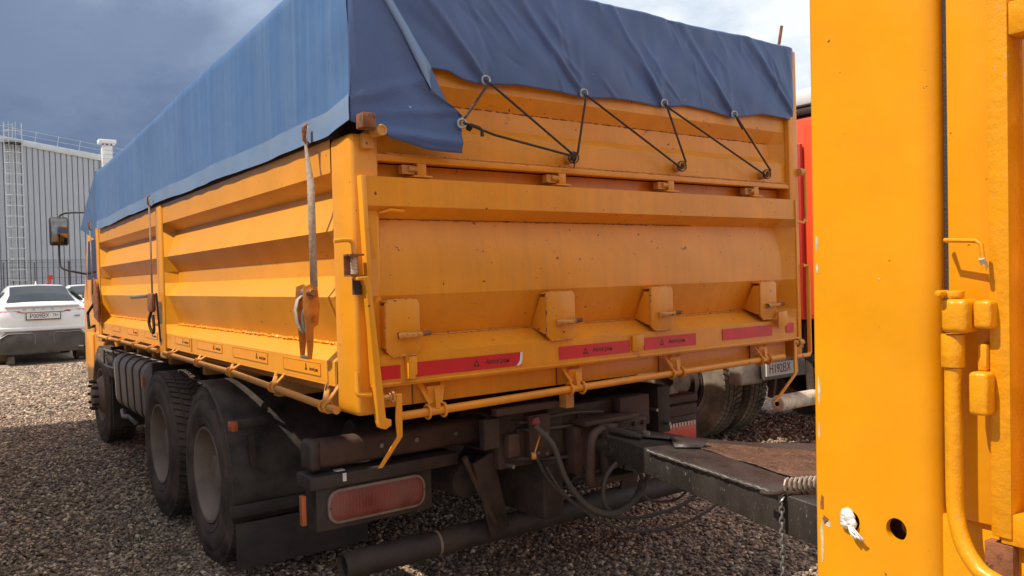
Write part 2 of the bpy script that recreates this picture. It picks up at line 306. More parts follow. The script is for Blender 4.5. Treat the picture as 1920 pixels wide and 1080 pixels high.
def stones():
    m = bpy.data.materials.new('pebble'); m.use_nodes = True; N = m.node_tree.nodes; K = m.node_tree.links; b = N['Principled BSDF']
    at = N.new('ShaderNodeAttribute'); at.attribute_name = 'tone'; at.attribute_type = 'GEOMETRY'
    cr = N.new('ShaderNodeValToRGB'); K.new(at.outputs['Fac'], cr.inputs[0]); e = cr.color_ramp.elements
    e[0].color = (.11, .070, .050, 1); e[1].color = (.80, .62, .43, 1)
    for p, c in ((.25, (.205, .145, .105, 1)), (.45, (.31, .225, .16, 1)), (.6, (.41, .26, .175, 1)), (.72, (.27, .225, .205, 1)), (.88, (.56, .40, .26, 1))): e.new(p).color = c
    n = N.new('ShaderNodeTexNoise'); n.inputs['Scale'].default_value = 90; tc = N.new('ShaderNodeTexCoord'); K.new(tc.outputs['Object'], n.inputs['Vector'])
    mr = N.new('ShaderNodeMapRange'); mr.inputs['To Min'].default_value = .75; mr.inputs['To Max'].default_value = 1.2; K.new(n.outputs['Fac'], mr.inputs['Value'])
    s = N.new('ShaderNodeVectorMath'); s.operation = 'SCALE'; K.new(cr.outputs[0], s.inputs[0]); K.new(mr.outputs[0], s.inputs['Scale']); K.new(s.outputs[0], b.inputs['Base Color'])
    b.inputs['Roughness'].default_value = .7
    bm = bmesh.new(); bmesh.ops.create_icosphere(bm, subdivisions=1, radius=1); bv = np.array([v.co[:] for v in bm.verts]); bf = np.array([[v.index for v in f.verts] for f in bm.faces]); bm.free()
    P = []
    def zone(x0, x1, y0, y1, dens, smin, smax):
        n_ = int((x1 - x0) * (y1 - y0) * dens); p = np.stack([rng.uniform(x0, x1, n_), rng.uniform(y0, y1, n_), rng.uniform(smin, smax, n_) * (1 + .6 * (rng.random(n_) < .06))], 1); P.append(p)
    zone(-1.6, .35, -.6, 3.2, 3600, .005, .0150); zone(-1.6, .6, 3.2, 8.5, 1900, .007, .017)
    zone(.35, 3.2, -1.9, 2.0, 3100, .005, .0155); zone(3.2, 6.0, -1.9, 3.0, 900, .010, .02); zone(.35, 3.0, 2.0, 7.0, 500, .010, .02)
    zone(-2.0, 3.0, 8.5, 16, 420, .014, .026)
    p = np.concatenate(P); n_ = len(p)
    # narrow wedge that the camera never comes near is thinned nowhere: all stones stay
    ang = rng.uniform(0, 2 * np.pi, n_); ar = rng.uniform(.6, 1.0, n_); fl = rng.uniform(.4, .75, n_)
    V = bv[None] * (1 + rng.uniform(-.22, .22, (n_, 12, 1)))
    X = V[..., 0] * p[:, 2:3] * 1.25; Y = V[..., 1] * (p[:, 2] * ar)[:, None]; Z = V[..., 2] * (p[:, 2] * fl)[:, None]
    tx = rng.uniform(-.35, .35, n_)[:, None]; Z = Z + X * tx
    c, s_ = np.cos(ang)[:, None], np.sin(ang)[:, None]
    out = np.stack([X * c - Y * s_ + p[:, 0:1], X * s_ + Y * c + p[:, 1:2], Z + GZ - .004 + rng.uniform(-.006, .008, n_)[:, None]], -1).reshape(-1, 3)
    F = (bf[None] + (np.arange(n_) * 12)[:, None, None]).reshape(-1, 3)
    me = bpy.data.meshes.new('gravel'); me.vertices.add(len(out)); me.vertices.foreach_set('co', out.astype(np.float32).ravel())
    me.loops.add(F.size); me.loops.foreach_set('vertex_index', F.astype(np.int32).ravel())
    me.polygons.add(len(F)); me.polygons.foreach_set('loop_start', np.arange(0, F.size, 3, dtype=np.int32))
    me.polygons.foreach_set('use_smooth', np.ones(len(F), dtype=bool)); me.update(calc_edges=True)
    a = me.attributes.new('tone', 'FLOAT', 'POINT'); a.data.foreach_set('value', np.repeat(rng.random(n_) ** 1.15, 12).astype(np.float32))
    me.materials.append(m); o = bpy.data.objects.new('gravel', me); COL.objects.link(o)
    tag(o, 'loose brown and grey gravel covering the yard', 'gravel', kind='stuff')
stones()

# ------------------------------------------------------------------ grain truck
T = thing('grain_truck', 'orange grain body truck in the middle, seen from its rear left corner', 'truck', (1.4, 3, GZ))
# left side boards, pressed ribs
PROF = [(0, 1.045), (0, .917), (.07, .86), (0, .69), (.07, .59), (.07, .515), (0, .43), (.07, .235), (0, .175), (0, .09)]
def side_board(y0, y1, near):
    cols = ([(y0, 1)] if near else [(y0, 0), (y0 + .085, 1)]) + [(y1 - .085, 1), (y1, 0)]
    rows = [[(d * k + .0, y, z) for d, z in PROF] for y, k in cols]
    b = MB().grid(rows)
    b.prism([(0, .09), (0, .085), (.09, .085), (.09, .09)][::-1], 'y', y0, y1) if False else None
    b.box(.085, .10, y0, y1, .088, 1.045); b.box(.0, .085, y0, y1, .078, .0895)
    return b.build('side_board', 'yellow', T, angle=18)
sb1 = side_board(.158, 2.955, True); sb2 = side_board(3.125, 5.46, False)
MB().box(-.012, .09, 2.957, 3.123, .0, 1.05).build('stake_post', 'yellow', T, bevel=.012, seg=3)
MB().box(-.012, .09, 5.462, 5.60, .0, 1.06).build('stake_post', 'yellow', T, bevel=.012, seg=3)
MB().box(-.004, .118, -.03, .156, -.018, 1.045).build('corner_post', 'yellow', T, bevel=.022, seg=4)
seamline([(.064, .17, .237), (.064, 2.90, .237)], T, .006, 'yellow', jit=.004); seamline([(.064, 3.18, .237), (.064, 5.40, .237)], T, .006, 'yellow', jit=.004)
MB().box(-.002, .055, .16, 5.5, 1.047, 1.10).build('top_rail', 'chassis_red', T)
# right side wall (mostly hidden) and inner walls
MB().box(2.70, 2.785, -.03, .13, -.018, 1.74).build('corner_post', 'yellow_gate', T, bevel=.012)
MB().box(2.72, 2.78, .135, 5.6, .06, 1.6).build('side_wall', 'yellow', T)
MB().box(.06, 2.72, 5.48, 5.58, .1, 1.6).build('front_wall', 'yellow', T)
MB().box(.12, 2.70, .05, 5.47, .035, .075).build('body_floor', 'chassis_red', T)
for y in (.45, 1.1, 1.75, 2.4, 3.3, 3.85, 4.4, 4.95):
    MB().box(.10, 2.65, y, y + .07, -.07, .034).build('cross_member', 'yellow_dirty', T)
for x in (.03, 2.68): MB().box(x + .03, x + .06, .16, 5.46, .034, .076).build('floor_edge_beam', 'yellow_dirty', T)

# side hinge rail with V brackets and rings
side = MB().tube([(-.03, .10, -.004), (-.03, 1.4, .036), (-.03, 2.9, .047)], .0155, 12).build('hinge_rail', 'yellow_dirty', T)
side2 = MB().tube([(-.03, 3.1, .05), (-.03, 5.45, .052)], .0155, 12).build('hinge_rail', 'yellow_dirty', T)
def v_bracket(o, x, y, z, ztop, ax):
    # two straps fanning down from the sill to a ring pair round the rail
    b = MB()
    if ax == 'y':
        for s in (-1, 1):
            b.bar((x + .03, y + s * .055, ztop), (x - .004, y + s * .012, z + .012), .006, .022, (0, 1, 0))
        b.bar((x + .012, y, ztop - .012), (x, y, z + .01), .024, .005, (1, 0, 0))
        h = b.build('rail_bracket', 'yellow_dirty', o)
        for s in (-1, 1): MB().ring((x, y + s * .024, z), (0, 1, 0), .021, .0055, 16, 6).build('bracket_ring', 'yellow_dirty', h)
    else:
        for s in (-1, 1): b.bar((x + s * .055, y + .03, ztop), (x + s * .020, y - .0, z + .03), .005, .022, (1, 0, 0))
        b.prism([(x - .032, ztop - .02), (x + .03, ztop - .02), (x + .016, z), (x - .016, z)], 'y', y + .006, y + .014)
        b.bar((x + .002, y - .008, ztop - .03), (x + .004, y - .014, z + .01), .007, .02, (1, 0, 0))
        h = b.build('rail_bracket', 'yellow_gate', o)
        for s in (-1, 1): MB().ring((x + s * .036, y, z), (1, 0, 0), .026, .006, 18, 6).build('bracket_ring', 'yellow_gate', h)
for y, z in ((.20, 0), (.784, .02), (1.427, .038), (2.06, .043), (2.70, .047), (3.3, .05), (3.85, .05), (4.40, .05), (4.95, .05)):
    v_bracket(T, -.03, y, z, .082, 'y')

# side decals: outlined orange plates with small maker's print
def decal(y0, y1, z0, z1, words):
    h = MB().box(-.0022, -.0004, y1, y0, z0, z1).build('decal', 'decal_yellow', T)
    t = .0028
    f = MB(); f.box(-.0030, -.0023, y1, y0, z1 - t, z1).box(-.0030, -.0023, y1, y0, z0, z0 + t).box(-.0030, -.0023, y1, y1 + t, z0 + t, z1 - t).box(-.0030, -.0023, y0 - t, y0, z0 + t, z1 - t)
    f.build('decal_border', 'decal_line', h)
    if words:
        zc = (z0 + z1) / 2
        text('АвтоГран', .020, (-.0026, y1 + .075, zc - .004), (0, -1, 0), (0, 0, 1), h, 'black_print', shear=.25)
        e = MB()
        for dy, dz in ((0, .011), (-.006, -.004), (.006, -.004)): e.prism([(y1 + .155 + dy - .006, zc + dz - .006), (y1 + .155 + dy + .006, zc + dz - .006), (y1 + .155 + dy, zc + dz + .008)], 'x', -.0036, -.0024)
        e.build('decal_emblem', 'black_print', h)
decal(.74, .315, .106, .160, True); decal(1.485, .95, .112, .165, True); decal(2.185, 1.68, .116, .166, True); decal(2.72, 2.36, .12, .166, True)
decal(3.62, 3.22, .12, .168, True); decal(4.28, 3.88, .12, .168, True); decal(4.95, 4.6, .12, .168, False)
MB().box(-.006, -.0005, 2.31, 2.335, .095, .172).build('sill_strip', 'yellow', T)

# upper fixed rear board
UP = [(0, 1.75), (0, 1.27), (.055, 1.205), (.055, 1.125), (.0, 1.088), (0, .978)]
rows = [[(x, d * k, z) for d, z in UP] for x, k in ((.118, 0), (.19, 1), (2.62, 1), (2.698, 0))]
ub = MB().grid(rows); ub.box(.118, 2.698, .066, .08, .977, 1.75).build('upper_tailgate', 'yellow_gate', T, angle=18)
MB().box(.085, 2.765, -.022, .03, .948, .976).build('board_rim', 'yellow_gate', T, bevel=.004)
seamline([(.2, .055, 1.207), (2.6, .055, 1.207)], T, .003, 'rust', jit=.002)
seamline([(.15, -.024, .978), (2.7, -.024, .978)], T, .003)
MB().box(.118, 2.698, .058, .075, .0885, .947).build('inner_rear_wall', 'yellow_gate', T)
for x in (.30, 1.02, 1.725, 2.40):
    h = MB().box(x - .035, x + .05, -.03, .03, .892, .900).box(x - .012, x + .028, -.02, .03, .900, .948).build('gate_hinge', 'yellow_gate', T, bevel=.002)
    MB().cyl((x - .05, -.012, .925), (x - .013, -.012, .925), .012, 10).build('hinge_pin', 'yellow_dirty', h)
    MB().box(x - .075, x - .02, -.01, .025, .905, .940).build('hinge_block', 'yellow_dirty', h)

# lower tailgate, leaning out a little towards its foot
GP = [(-.062, .882), (-.062, .772), (.018, .728), (-.026, .572), (-.030, .432), (.045, .268), (-.066, .208), (-.070, .105)]
def gl(z): return .020 + (.882 - z) * .045          # left edge of the gate
rows = [[(x, -.062 + (d + .062) * k if k < 1 else d, z) for d, z in GP] for x, k in ((.045, .0), (.095, 1), (2.60, 1), (2.69, 0))]
g = MB().grid(rows); G = g.box(.05, 2.69, .050, .056, .10, .88).box(.05, 2.69, -.060, .050, .874, .8815).build('lower_tailgate', 'yellow_gate', T, angle=15)
MB().box(.05, 2.70, -.078, -.0705, .095, .106).box(.05, 2.70, -.0705, .02, .088, .104).build('gate_lip', 'yellow_gate', G, bevel=.003)
MB().add([(.022, -.064, .884), (.044, -.064, .884), (.062, -.074, .10), (.048, -.074, .10), (.022, .02, .884), (.044, .02, .884), (.062, .02, .10), (.048, .02, .10)],
         [(0, 1, 2, 3), (5, 4, 7, 6), (4, 0, 3, 7), (1, 5, 6, 2), (4, 5, 1, 0), (3, 2, 6, 7)]).build('gate_edge_flange', 'yellow', G, bevel=.003)
MB().box(2.69, 2.706, -.070, .02, .10, .88).build('gate_edge_flange', 'yellow_gate', G, bevel=.003)
seamline([(.11, .016, .729), (1.9, .016, .729)], G, .003, 'rust', jit=.0022); seamline([(.3, .040, .267), (2.6, .040, .267)], G, .004)
# four welded mounting plates with lock pins
for x0, x1, z0, z1 in ((.100, .245, .200, .415), (.872, 1.03, .208, .420), (1.508, 1.660, .212, .422), (2.343, 2.484, .22, .425)):
    c = .022; y = -.066
    b = MB(); poly = [(x0, z0 + c), (x0 + c, z0), (x1 - c, z0), (x1, z0 + c), (x1, z1 - c * .6), (x1 - c * .6, z1), (x0 + c * .6, z1), (x0, z1 - c * .6)]
    b.prism(poly, 'y', y - .012, y)
    for xs in (x0, x1 - .006):
        b.prism([(y, z0 + .03), (y, z1 - .02), (-.030, z1 - .02), (.040, z0 + .06), (-.05, z0 + .03)], 'x', xs, xs + .006)
    b.box(x0, x1, y, -.028, z1 - .008, z1 - .0005)
    p = b.build('mounting_plate', 'yellow_gate', G, bevel=.0015)
    seamline([(x0, y - .008, z0 + .03), (x0, y - .008, z1 - .015), (x0 + .014, y - .008, z1), (x1 - .014, y - .008, z1)], p, .0035)
    zp = z0 + (z1 - z0) * .36; xp = x0 + .045
    MB().tube([(xp, y - .020, zp), (xp + .035, y - .026, zp + .002), (xp + .07, y - .026, zp + .001), (xp + .10, y - .028, zp + .004)], [.014, .013, .011, .011], 9).build('lock_pin', 'yellow_weld', p)
    MB().tube([(xp + .10, y - .028, zp + .004), (xp + .135, y - .029, zp + .007)], .0105, 9).build('pin_end', 'rust', p)
    seamline([(x0 + .02, y - .012, z0 + .002), (x1 - .02, y - .012, z0 + .002)], p, .004)
# small bent tie plates
b = MB().box(.176, .183, -.115, -.071, .115, .200).box(.1835, .200, -.115, -.108, .115, .2).box(.200, .212, -.108, -.071, .128, .198); b.build('tie_plate', 'yellow', G, bevel=.002)
MB().prism([(1.378, .20), (1.448, .202), (1.450, .15), (1.43, .125), (1.376, .125)], 'y', -.084, -.0725).build('tie_plate', 'yellow_gate', G, bevel=.002)
MB().prism([(2.47, .255), (2.545, .262), (2.56, .20), (2.53, .175), (2.468, .172)], 'y', -.10, -.088).build('tie_plate', 'yellow_gate', G, bevel=.002)
MB().tube([(.11, -.034, .748), (.14, -.062, .757), (.20, -.060, .754)], .006, 6).build('tie_hook', 'yellow', G)
# red reflective tape with faint print
for x0, x1, z0, z1, w in ((.062, .158, .117, .168, 0), (.215, .733, .116, .172, 1), (.938, 1.366, .121, .178, 2), (1.461, 1.827, .124, .182, 2), (2.032, 2.447, .130, .188, 0), (2.575, 2.645, .135, .19, 0)):
    s = MB().box(x0, x1, -.0722, -.0706, z0, z1).build('reflective_tape', 'red_tape', G)
    if w:
        xc = x0 + (x1 - x0) * (.68 if w == 1 else .5); zc = (z0 + z1) / 2
        text('АвтоГран', .026, (xc + .04, -.0726, zc), (1, 0, 0), (0, 0, 1), s, 'black_print', shear=.25)
        e = MB()
        for dx, dz in ((0, .008), (-.008, -.007), (.008, -.007)): e.prism([(xc - .062 + dx - .007, zc + dz - .006), (xc - .062 + dx + .007, zc + dz - .006), (xc - .062 + dx, zc + dz + .007)], 'y', -.0732, -.0724)
        e.build('tape_emblem', 'black_print', s)
MB().prism([(.727, .171), (.738, .173), (.736, .140), (.730, .122), (.716, .117), (.732, .116), (.705, .117), (.722, .135)], 'y', -.0738, -.0726).build('torn_tape_edge', 'white_tape', G)
# rear beam and rail
MB().box(.119, 2.66, -.004, .045, -.0, .0870).build('rear_beam', 'yellow_gate', T, bevel=.004)
for x in (.24, .97, 1.62, 2.33): MB().box(x, x + .004, -.010, -.0045, .004, .085).build('beam_seam', 'rust', T)
MB().tube([(.155, -.06, -.030), (1.04, -.06, -.014), (2.56, -.06, .004)], .0165, 14).build('rear_rail', 'yellow_gate', T)
for x, z in ((.315, -.027), (1.04, -.014), (1.69, -.006), (2.385, .002)): v_bracket(T, x, -.058, z, .09, 'x')
# bent levers on the rear rail
def lever(pts, m='yellow_gate'):
    b = MB()
    for a, c in zip(pts, pts[1:]): b.bar(a, c, .007, .026, (1, .2, 0))
    return b.build('release_lever', m, T, bevel=.0015)
MB().prism([(.128, .062), (.150, .060), (.147, -.100), (.060, -.205), (.042, -.205), (.124, -.10), (.120, -.03)][::-1], 'y', -.096, -.088).build('release_lever', 'yellow_gate', T, bevel=.0015)
MB().prism([(2.628, .09), (2.650, .09), (2.648, -.098), (2.462, -.235), (2.43, -.235), (2.624, -.095)][::-1], 'y', -.086, -.078).build('release_lever', 'yellow_gate', T, bevel=.0015)
MB().cyl((.045, -.075, .052), (.128, -.075, .052), .011, 10).ring((.118, -.076, .05), (1, 0, 0), .020, .005, 14, 6).ring((.105, -.076, .05), (1, 0, 0), .017, .003, 14, 6).build('lever_spindle', 'yellow_dirty', T)
MB().cyl((2.64, -.075, .075), (2.72, -.075, .075), .016, 10).ring((2.67, -.075, .075), (1, 0, 0), .021, .005, 14, 6).build('lever_spindle', 'yellow_dirty', T)
# latch bar hanging past the left gate edge
MB().prism([(-.026, .505), (.020, .508), (.030, .47), (.072, -.02), (.094, -.028), (.094, -.05), (.070, -.062), (.048, -.055), (.040, -.03), (.008, .46), (-.002, .493), (-.026, .493)][::-1], 'y', -.112, -.080).build('latch_bar', 'yellow', T, bevel=.003)
MB().tube([(-.020, -.070, .155), (-.021, -.075, .085), (-.012, -.078, .072), (.03, -.08, .068)], .0095, 10, sub=3).build('latch_rod', 'yellow', T)
MB().tube([(-.092, -.066, .638), (-.040, -.066, .642), (-.020, -.066, .632), (-.016, -.066, .600), (-.016, -.066, .50)], .0085, 10, sub=3).build('latch_handle', 'yellow', T)
h = MB().box(-.044, .012, -.095, -.035, .583, .590).box(-.044, .012, -.095, -.035, .508, .514).box(-.044, .012, -.040, -.035, .514, .583).build('spring_bracket', 'rust', T)
MB().tube([(-.016 + .0125 * math.cos(t * .9), -.066 + .0125 * math.sin(t * .9), .516 + t * .00075) for t in range(0, 88)], .0017, 5).build('latch_spring', 'pale_pipe', h)
MB().box(-.010, .02, -.05, -.03, .44, .50).build('latch_backing', 'chassis_red', T)
# cap and pipe stub at the top of the left corner post
MB().box(-.002, .052, -.145, -.085, 1.045, 1.100).build('post_cap', 'rust', T, bevel=.004)
MB().cyl((.085, .02, 1.045), (.085, -.12, 1.045), .020, 14).ring((.085, -.12, 1.045), (0, 1, 0), .017, .005, 16, 6).build('pipe_stub', 'yellow_dirty', T)
MB().box(.035, .085, -.06, -.031, .985, 1.04).build('cap_bracket', 'yellow_dirty', T, bevel=.003)
# open ended tube hooks for the lacing
for x, z in ((1.068, 1.017), (1.780, 1.020), (2.464, 1.016)):
    prof = [(0, .016), (0, .023), (.03, .023), (.03, .016), (0, .016)]
    b = MB(); n = 18
    vs = [(x + .3 * q + r_ * math.cos(2 * math.pi * i / n), -.055 + q * 1.8, z + r_ * math.sin(2 * math.pi * i / n)) for i in range(n) for q, r_ in prof]
    b.add(vs, [(i * 5 + j, i * 5 + j + 1, ((i + 1) % n) * 5 + j + 1, ((i + 1) % n) * 5 + j) for i in range(n) for j in range(4)]); b.build('lacing_hook', 'yellow_dirty', T)
# right hand latches seen edge-on
MB().tube([(2.78, -.05, 1.04), (2.815, -.05, 1.03), (2.818, -.05, .78), (2.79, -.05, .755), (2.70, -.06, .76)], .008, 8).build('latch_handle', 'yellow_gate', T)
MB().tube([(2.77, -.05, .51), (2.822, -.05, .508), (2.825, -.05, .01), (2.80, -.06, -.005), (2.66, -.07, -.004)], .012, 8).build('latch_bar', 'yellow_gate', T)
MB().cyl((2.77, -.04, 1.045), (2.815, -.04, 1.045), .022, 12).build('pipe_stub', 'yellow_dirty', T)
MB().tube([(2.716, .06, 1.70), (2.730, .04, 1.80), (2.742, .03, 1.895)], .009, 7).build('cover_stake', 'rust', T)

# chassis, hitch and running gear
for x in (.98, 1.70): MB().box(x, x + .09, .08, 8.0, -.33, -.09).build('chassis_rail', 'chassis', T, bevel=.006)
MB().box(.72, 1.62, .10, .20, -.36, -.12).build('rear_cross_member', 'chassis', T, bevel=.01)
for x, z in ((.82, -.2), (.90, -.27), (1.18, -.17), (1.32, -.2), (1.48, -.19), (1.56, -.23)): MB().cyl((x, .085, z), (x, .10, z), .014, 8).build('bolt_head', 'chassis', T)
MB().box(.86, .98, .055, .10, -.33, -.13).build('cross_member_plate', 'chassis_red', T, bevel=.006); MB().box(1.40, 1.60, .04, .10, -.26, -.11).build('cross_member_plate', 'chassis_red', T, bevel=.006)
H = MB().box(1.09, 1.56, .02, .10, -.43, -.21).build('tow_hitch', 'chassis_red', T, bevel=.012)
MB().prism([(-.215, .02), (-.215, -.10), (-.245, -.145), (-.285, -.10), (-.285, .02)][::-1], 'x', 1.075, 1.12) if 0 else None
MB().tube([(1.32, .0, -.225), (1.16, -.06, -.222), (1.085, -.10, -.25), (1.07, -.11, -.32), (1.075, -.10, -.42), (1.12, -.07, -.455), (1.34, -.02, -.46)], .020, 10, sub=4).build('hitch_jaw', 'chassis_red', H)
MB().box(1.13, 1.36, -.09, .02, -.462, -.435).build('jaw_plate', 'chassis_red', H, bevel=.006)
MB().cyl((1.22, -.04, -.20), (1.22, -.04, -.47), .024, 14).build('hitch_pin', 'chassis', H)
MB().box(1.12, 1.46, -.03, .08, -.205, -.182).build('hitch_top_plate', 'chassis_red', H, bevel=.006)
for x in (1.14, 1.25, 1.36, 1.47, 1.53):
    for z in (-.24, -.40): MB().cyl((x, .008, z), (x, .02, z), .012, 6).build('hitch_bolt', 'chassis', H)
# air lines, brackets and chambers that crowd the frame end
for k, (zz, xx) in enumerate(((-.15, .80), (-.19, .84), (-.31, .78))): MB().tube([(xx, .6, zz), (xx, .09, zz), (xx + .05, .075, zz - .01), (xx + .30, .07, zz - .02 * k), (xx + .52, .075, zz - .02)], .007, 7, sub=3).build('brake_line', 'hose', T)
MB().cyl((.70, .32, -.44), (.70, .62, -.44), .085, 18).build('brake_chamber', 'chassis', T, bevel=.01)
MB().cyl((1.86, .35, -.44), (1.86, .62, -.44), .085, 18).build('brake_chamber', 'chassis', T, bevel=.01)
MB().cyl((.40, .95, -.30), (.92, .95, -.30), .10, 20).build('air_tank', 'chassis', T, bevel=.02)
MB().box(.62, .70, .06, .10, -.25, -.12).build('connector_block', 'chassis', T, bevel=.004)
MB().box(.74, .80, .05, .098, -.30, -.20).build('connector_block', 'chassis_red', T, bevel=.004)
MB().cyl((.88, .03, -.16), (.88, .055, -.16), .022, 12).build('hose_coupling', 'lens_red', T)
MB().box(.66, 1.0, .02, .06, -.105, -.075).build('end_bracket', 'chassis_red', T, bevel=.003)
for x, z in ((.90, -.15), (.95, -.22), (.90, -.30), (.95, -.31), (.76, -.34), (1.66, -.2), (1.75, -.28)): MB().cyl((x, .045, z), (x, .10, z), .009, 6).build('bolt_head', 'dull_steel', T)
for x0_, z0_ in ((.25, -.21), (.42, -.21), (.62, -.21)): MB().cyl((x0_, .29, z0_), (x0_, .30, z0_), .011, 6).build('bolt_head', 'dull_steel', T)
MB().box(1.03, 1.075, .0, .05, -.11, -.02).build('rail_stop', 'yellow_dirty', T)
MB().box(.94, 1.06, .07, .6, -.62, -.34).build('spring_hanger', 'chassis', T, bevel=.01)
for (a, c) in (((.66, .14, -.30), (.80, .22, -.68)), ((1.74, .26, -.32), (1.66, .28, -.66))):
    MB().bar(a, c, .11, .012, (0, 1, 0)).build('underrun_bracket', 'chassis', T, bevel=.002)
MB().tube([(.58, .16, -.29), (.76, .20, -.63)], .014, 8).build('bracket_brace', 'chassis_red', T)
b = MB(); n = 24; prof = [(.02, .046), (0, .050), (0, .056), (2.08, .056), (2.08, .05)]
b.lathe(prof, (.06, .30, -.685), 24); UR = b.build('underrun_bar', 'black_dusty', T)
MB().cyl((.10, .30, -.685), (.11, .30, -.685), .0485, 20).build('bar_end_plug', 'chassis', UR)
MB().lathe([(0, .0568), (0, .0575), (.012, .0575), (.012, .0568)], (.50, .30, -.685), 24).build('white_band', 'lens_edge', UR)
# lamp carriers: left big dusty lamp, right cleaner lamp
BL = MB().box(-.065, .80, .30, .40, -.272, -.155).build('bumper_beam', 'chassis_red', T, bevel=.03, seg=4)
MB().box(-.068, -.015, .294, .406, -.276, -.151).build('beam_end_cap', 'black_dusty', BL, bevel=.02, seg=3)
MB().box(-.08, .62, .27, .42, -.345, -.290).build('lamp_carrier', 'black_dusty', T, bevel=.008)
LH = MB().box(-.045, .495, .30, .42, -.525, -.346).build('lamp_housing', 'black_dusty', T, bevel=.008)
def lens(x0, x1, z0, z1, y, m1, m2, parent):
    r = (z1 - z0) * .36; poly = []
    for cx, cz, a0 in ((x1 - r, z1 - r, 0), (x0 + r, z1 - r, 90), (x0 + r, z0 + r, 180), (x1 - r, z0 + r, 270)):
        for k in range(6): t = R(a0 + 18 * k); poly.append((cx + r * math.cos(t), cz + r * math.sin(t)))
    o = MB().prism(poly, 'y', y - .014, y).build('lamp_frame', m2, parent, bevel=.003)
    q = [((p[0] - (x0 + x1) / 2) * .96 + (x0 + x1) / 2, (p[1] - (z0 + z1) / 2) * .86 + (z0 + z1) / 2) for p in poly]
    rows = []; n = 120; xa, xb = x0 + (x1 - x0) * .025, x1 - (x1 - x0) * .025; za, zb = z0 + (z1 - z0) * .08, z1 - (z1 - z0) * .08; zc = (za + zb) / 2; rr = (zb - za) * .34
    for i in range(n + 1):
        x = xa + (xb - xa) * i / n; d = min(x - xa, xb - x); hh = (zb - za) / 2 - (rr - math.sqrt(max(0, rr * rr - (rr - d) ** 2)) if d < rr else 0)
        bulge = .014 * min(1, d / .03) ** .5
        rows.append([(x, y - .014 - bulge * (1 - (abs(k / 4 - 1)) ** 4) - (.0012 if i % 4 < 2 else 0), zc + hh * (k / 4 - 1)) for k in range(9)])
    MB().grid(rows).build('red_lens', m1, o, angle=50)
    for sx_ in (x0 + .012, x1 - .012): MB().cyl((sx_, y - .019, (z0 + z1) / 2), (sx_, y - .013, (z0 + z1) / 2), .006, 8).build('lens_screw', 'rust', o)
    return o
lens(.0, .452, -.500, -.358, .298, 'lens_red', 'lens_edge', LH)
MB().box(-.105, -.085, .30, .33, -.485, -.365).build('side_marker', 'orange_lens', LH, bevel=.004)
MB().box(1.64, 2.26, .30, .38, -.250, -.200).box(1.70, 2.24, .29, .40, -.318, -.252).build('lamp_carrier', 'chassis_red', T, bevel=.012, seg=3)
LH2 = MB().box(1.76, 2.25, .31, .40, -.47, -.319).build('lamp_housing', 'black_dusty', T, bevel=.006)
MB().box(1.80, 2.225, .29, .3095, -.460, -.350).build('red_lens', 'lens_bright', LH2, bevel=.006)
for i in range(17): MB().box(1.81 + i * .0242, 1.825 + i * .0242, .284, .2895, -.372, -.350).build('lens_rib', 'lens_white', LH2)
# white tape scraps
MB().box(.06, .075, .266, .2695, -.325, -.292).build('tape_scrap', 'white_tape', T); MB().box(.045, .085, .30, .33, -.2895, -.286).build('tape_scrap', 'white_tape', T)

def wheel(loc, Rr, w, rimd, name='wheel', mt='tyre', mr='rim', n=64, front=False, dish=.14):
    """tyre and rim about the x axis; outer face at local x = 0, body towards +x"""
    h = holder(name, loc, T if name != 'spare' else T)
    b = MB()
    b.lathe([(.030, rimd), (.012, rimd + .012), (.004, rimd + .035), (.0, rimd + .05), (.004, rimd + .056), (.0, rimd + .062), (-.002, rimd + .10), (.004, Rr - .075), (.010, Rr - .068), (.009, Rr - .045), (.020, Rr - .018), (.030, Rr - .006), (.045, Rr - .010),
             (w - .045, Rr - .010), (w - .03, Rr - .006), (w - .01, Rr - .04), (w, rimd + .08), (w - .01, rimd)], (0, 0, 0), n)
    for i in range(n):
        for r_, (a0, a1) in enumerate(((.022, .068), (.082, .128), (.142, w - .10), (w - .088, w - .026))):
            t0 = 2 * math.pi * (i + (.5 if r_ % 2 else 0)) / n; t1 = t0 + 2 * math.pi / n * .68; tw = .035 * (1 if r_ < 2 else -1)
            vs = []
            for (x, tt) in ((a0, 0), (a1, tw)):
                for rr in (Rr - .016, Rr + .003):
                    for t in (t0 + tt, t1 + tt): vs.append((x, rr * math.cos(t), rr * math.sin(t)))
            b.add(vs, [(0, 2, 3, 1), (4, 5, 7, 6), (0, 1, 5, 4), (2, 6, 7, 3), (0, 4, 6, 2), (1, 3, 7, 5)])
    b.build('tyre', mt, h, loc=loc) if False else None
    o = b.build('tyre', mt, None); o.parent = h; o.location = (0, 0, 0); W[o] = W[h]
    b = MB()
    if front:
        pr = [(.03, rimd + .004), (.012, rimd - .002), (.016, rimd - .02), (.05, rimd - .03), (.055, rimd * .78), (.0, rimd * .62), (-.035, rimd * .42), (-.06, rimd * .36), (-.075, rimd * .2), (-.075, 0.001)]
    else:
        pr = [(.03, rimd + .004), (.010, rimd + .002), (.012, rimd - .012), (.035, rimd - .022), (.075, rimd - .03), (dish, rimd - .045), (dish + .012, rimd * .62), (dish - .03, rimd * .55), (dish - .035, rimd * .40), (.06, rimd * .36), (.055, rimd * .20), (.055, .001)]
    b.lathe(pr, (0, 0, 0), 40)
    o = b.build('rim', mr, None, angle=28); o.parent = h; W[o] = W[h]
    if front:
        for i in range(10):
            t = 2 * math.pi * i / 10; rr = rimd * .52
            o = MB().cyl((-.03, rr * math.cos(t), rr * math.sin(t)), (-.085, rr * math.cos(t), rr * math.sin(t)), .015, 6).build('lug_nut', 'chassis'); o.parent = h; W[o] = W[h]
    return h
ZC = GZ + .475
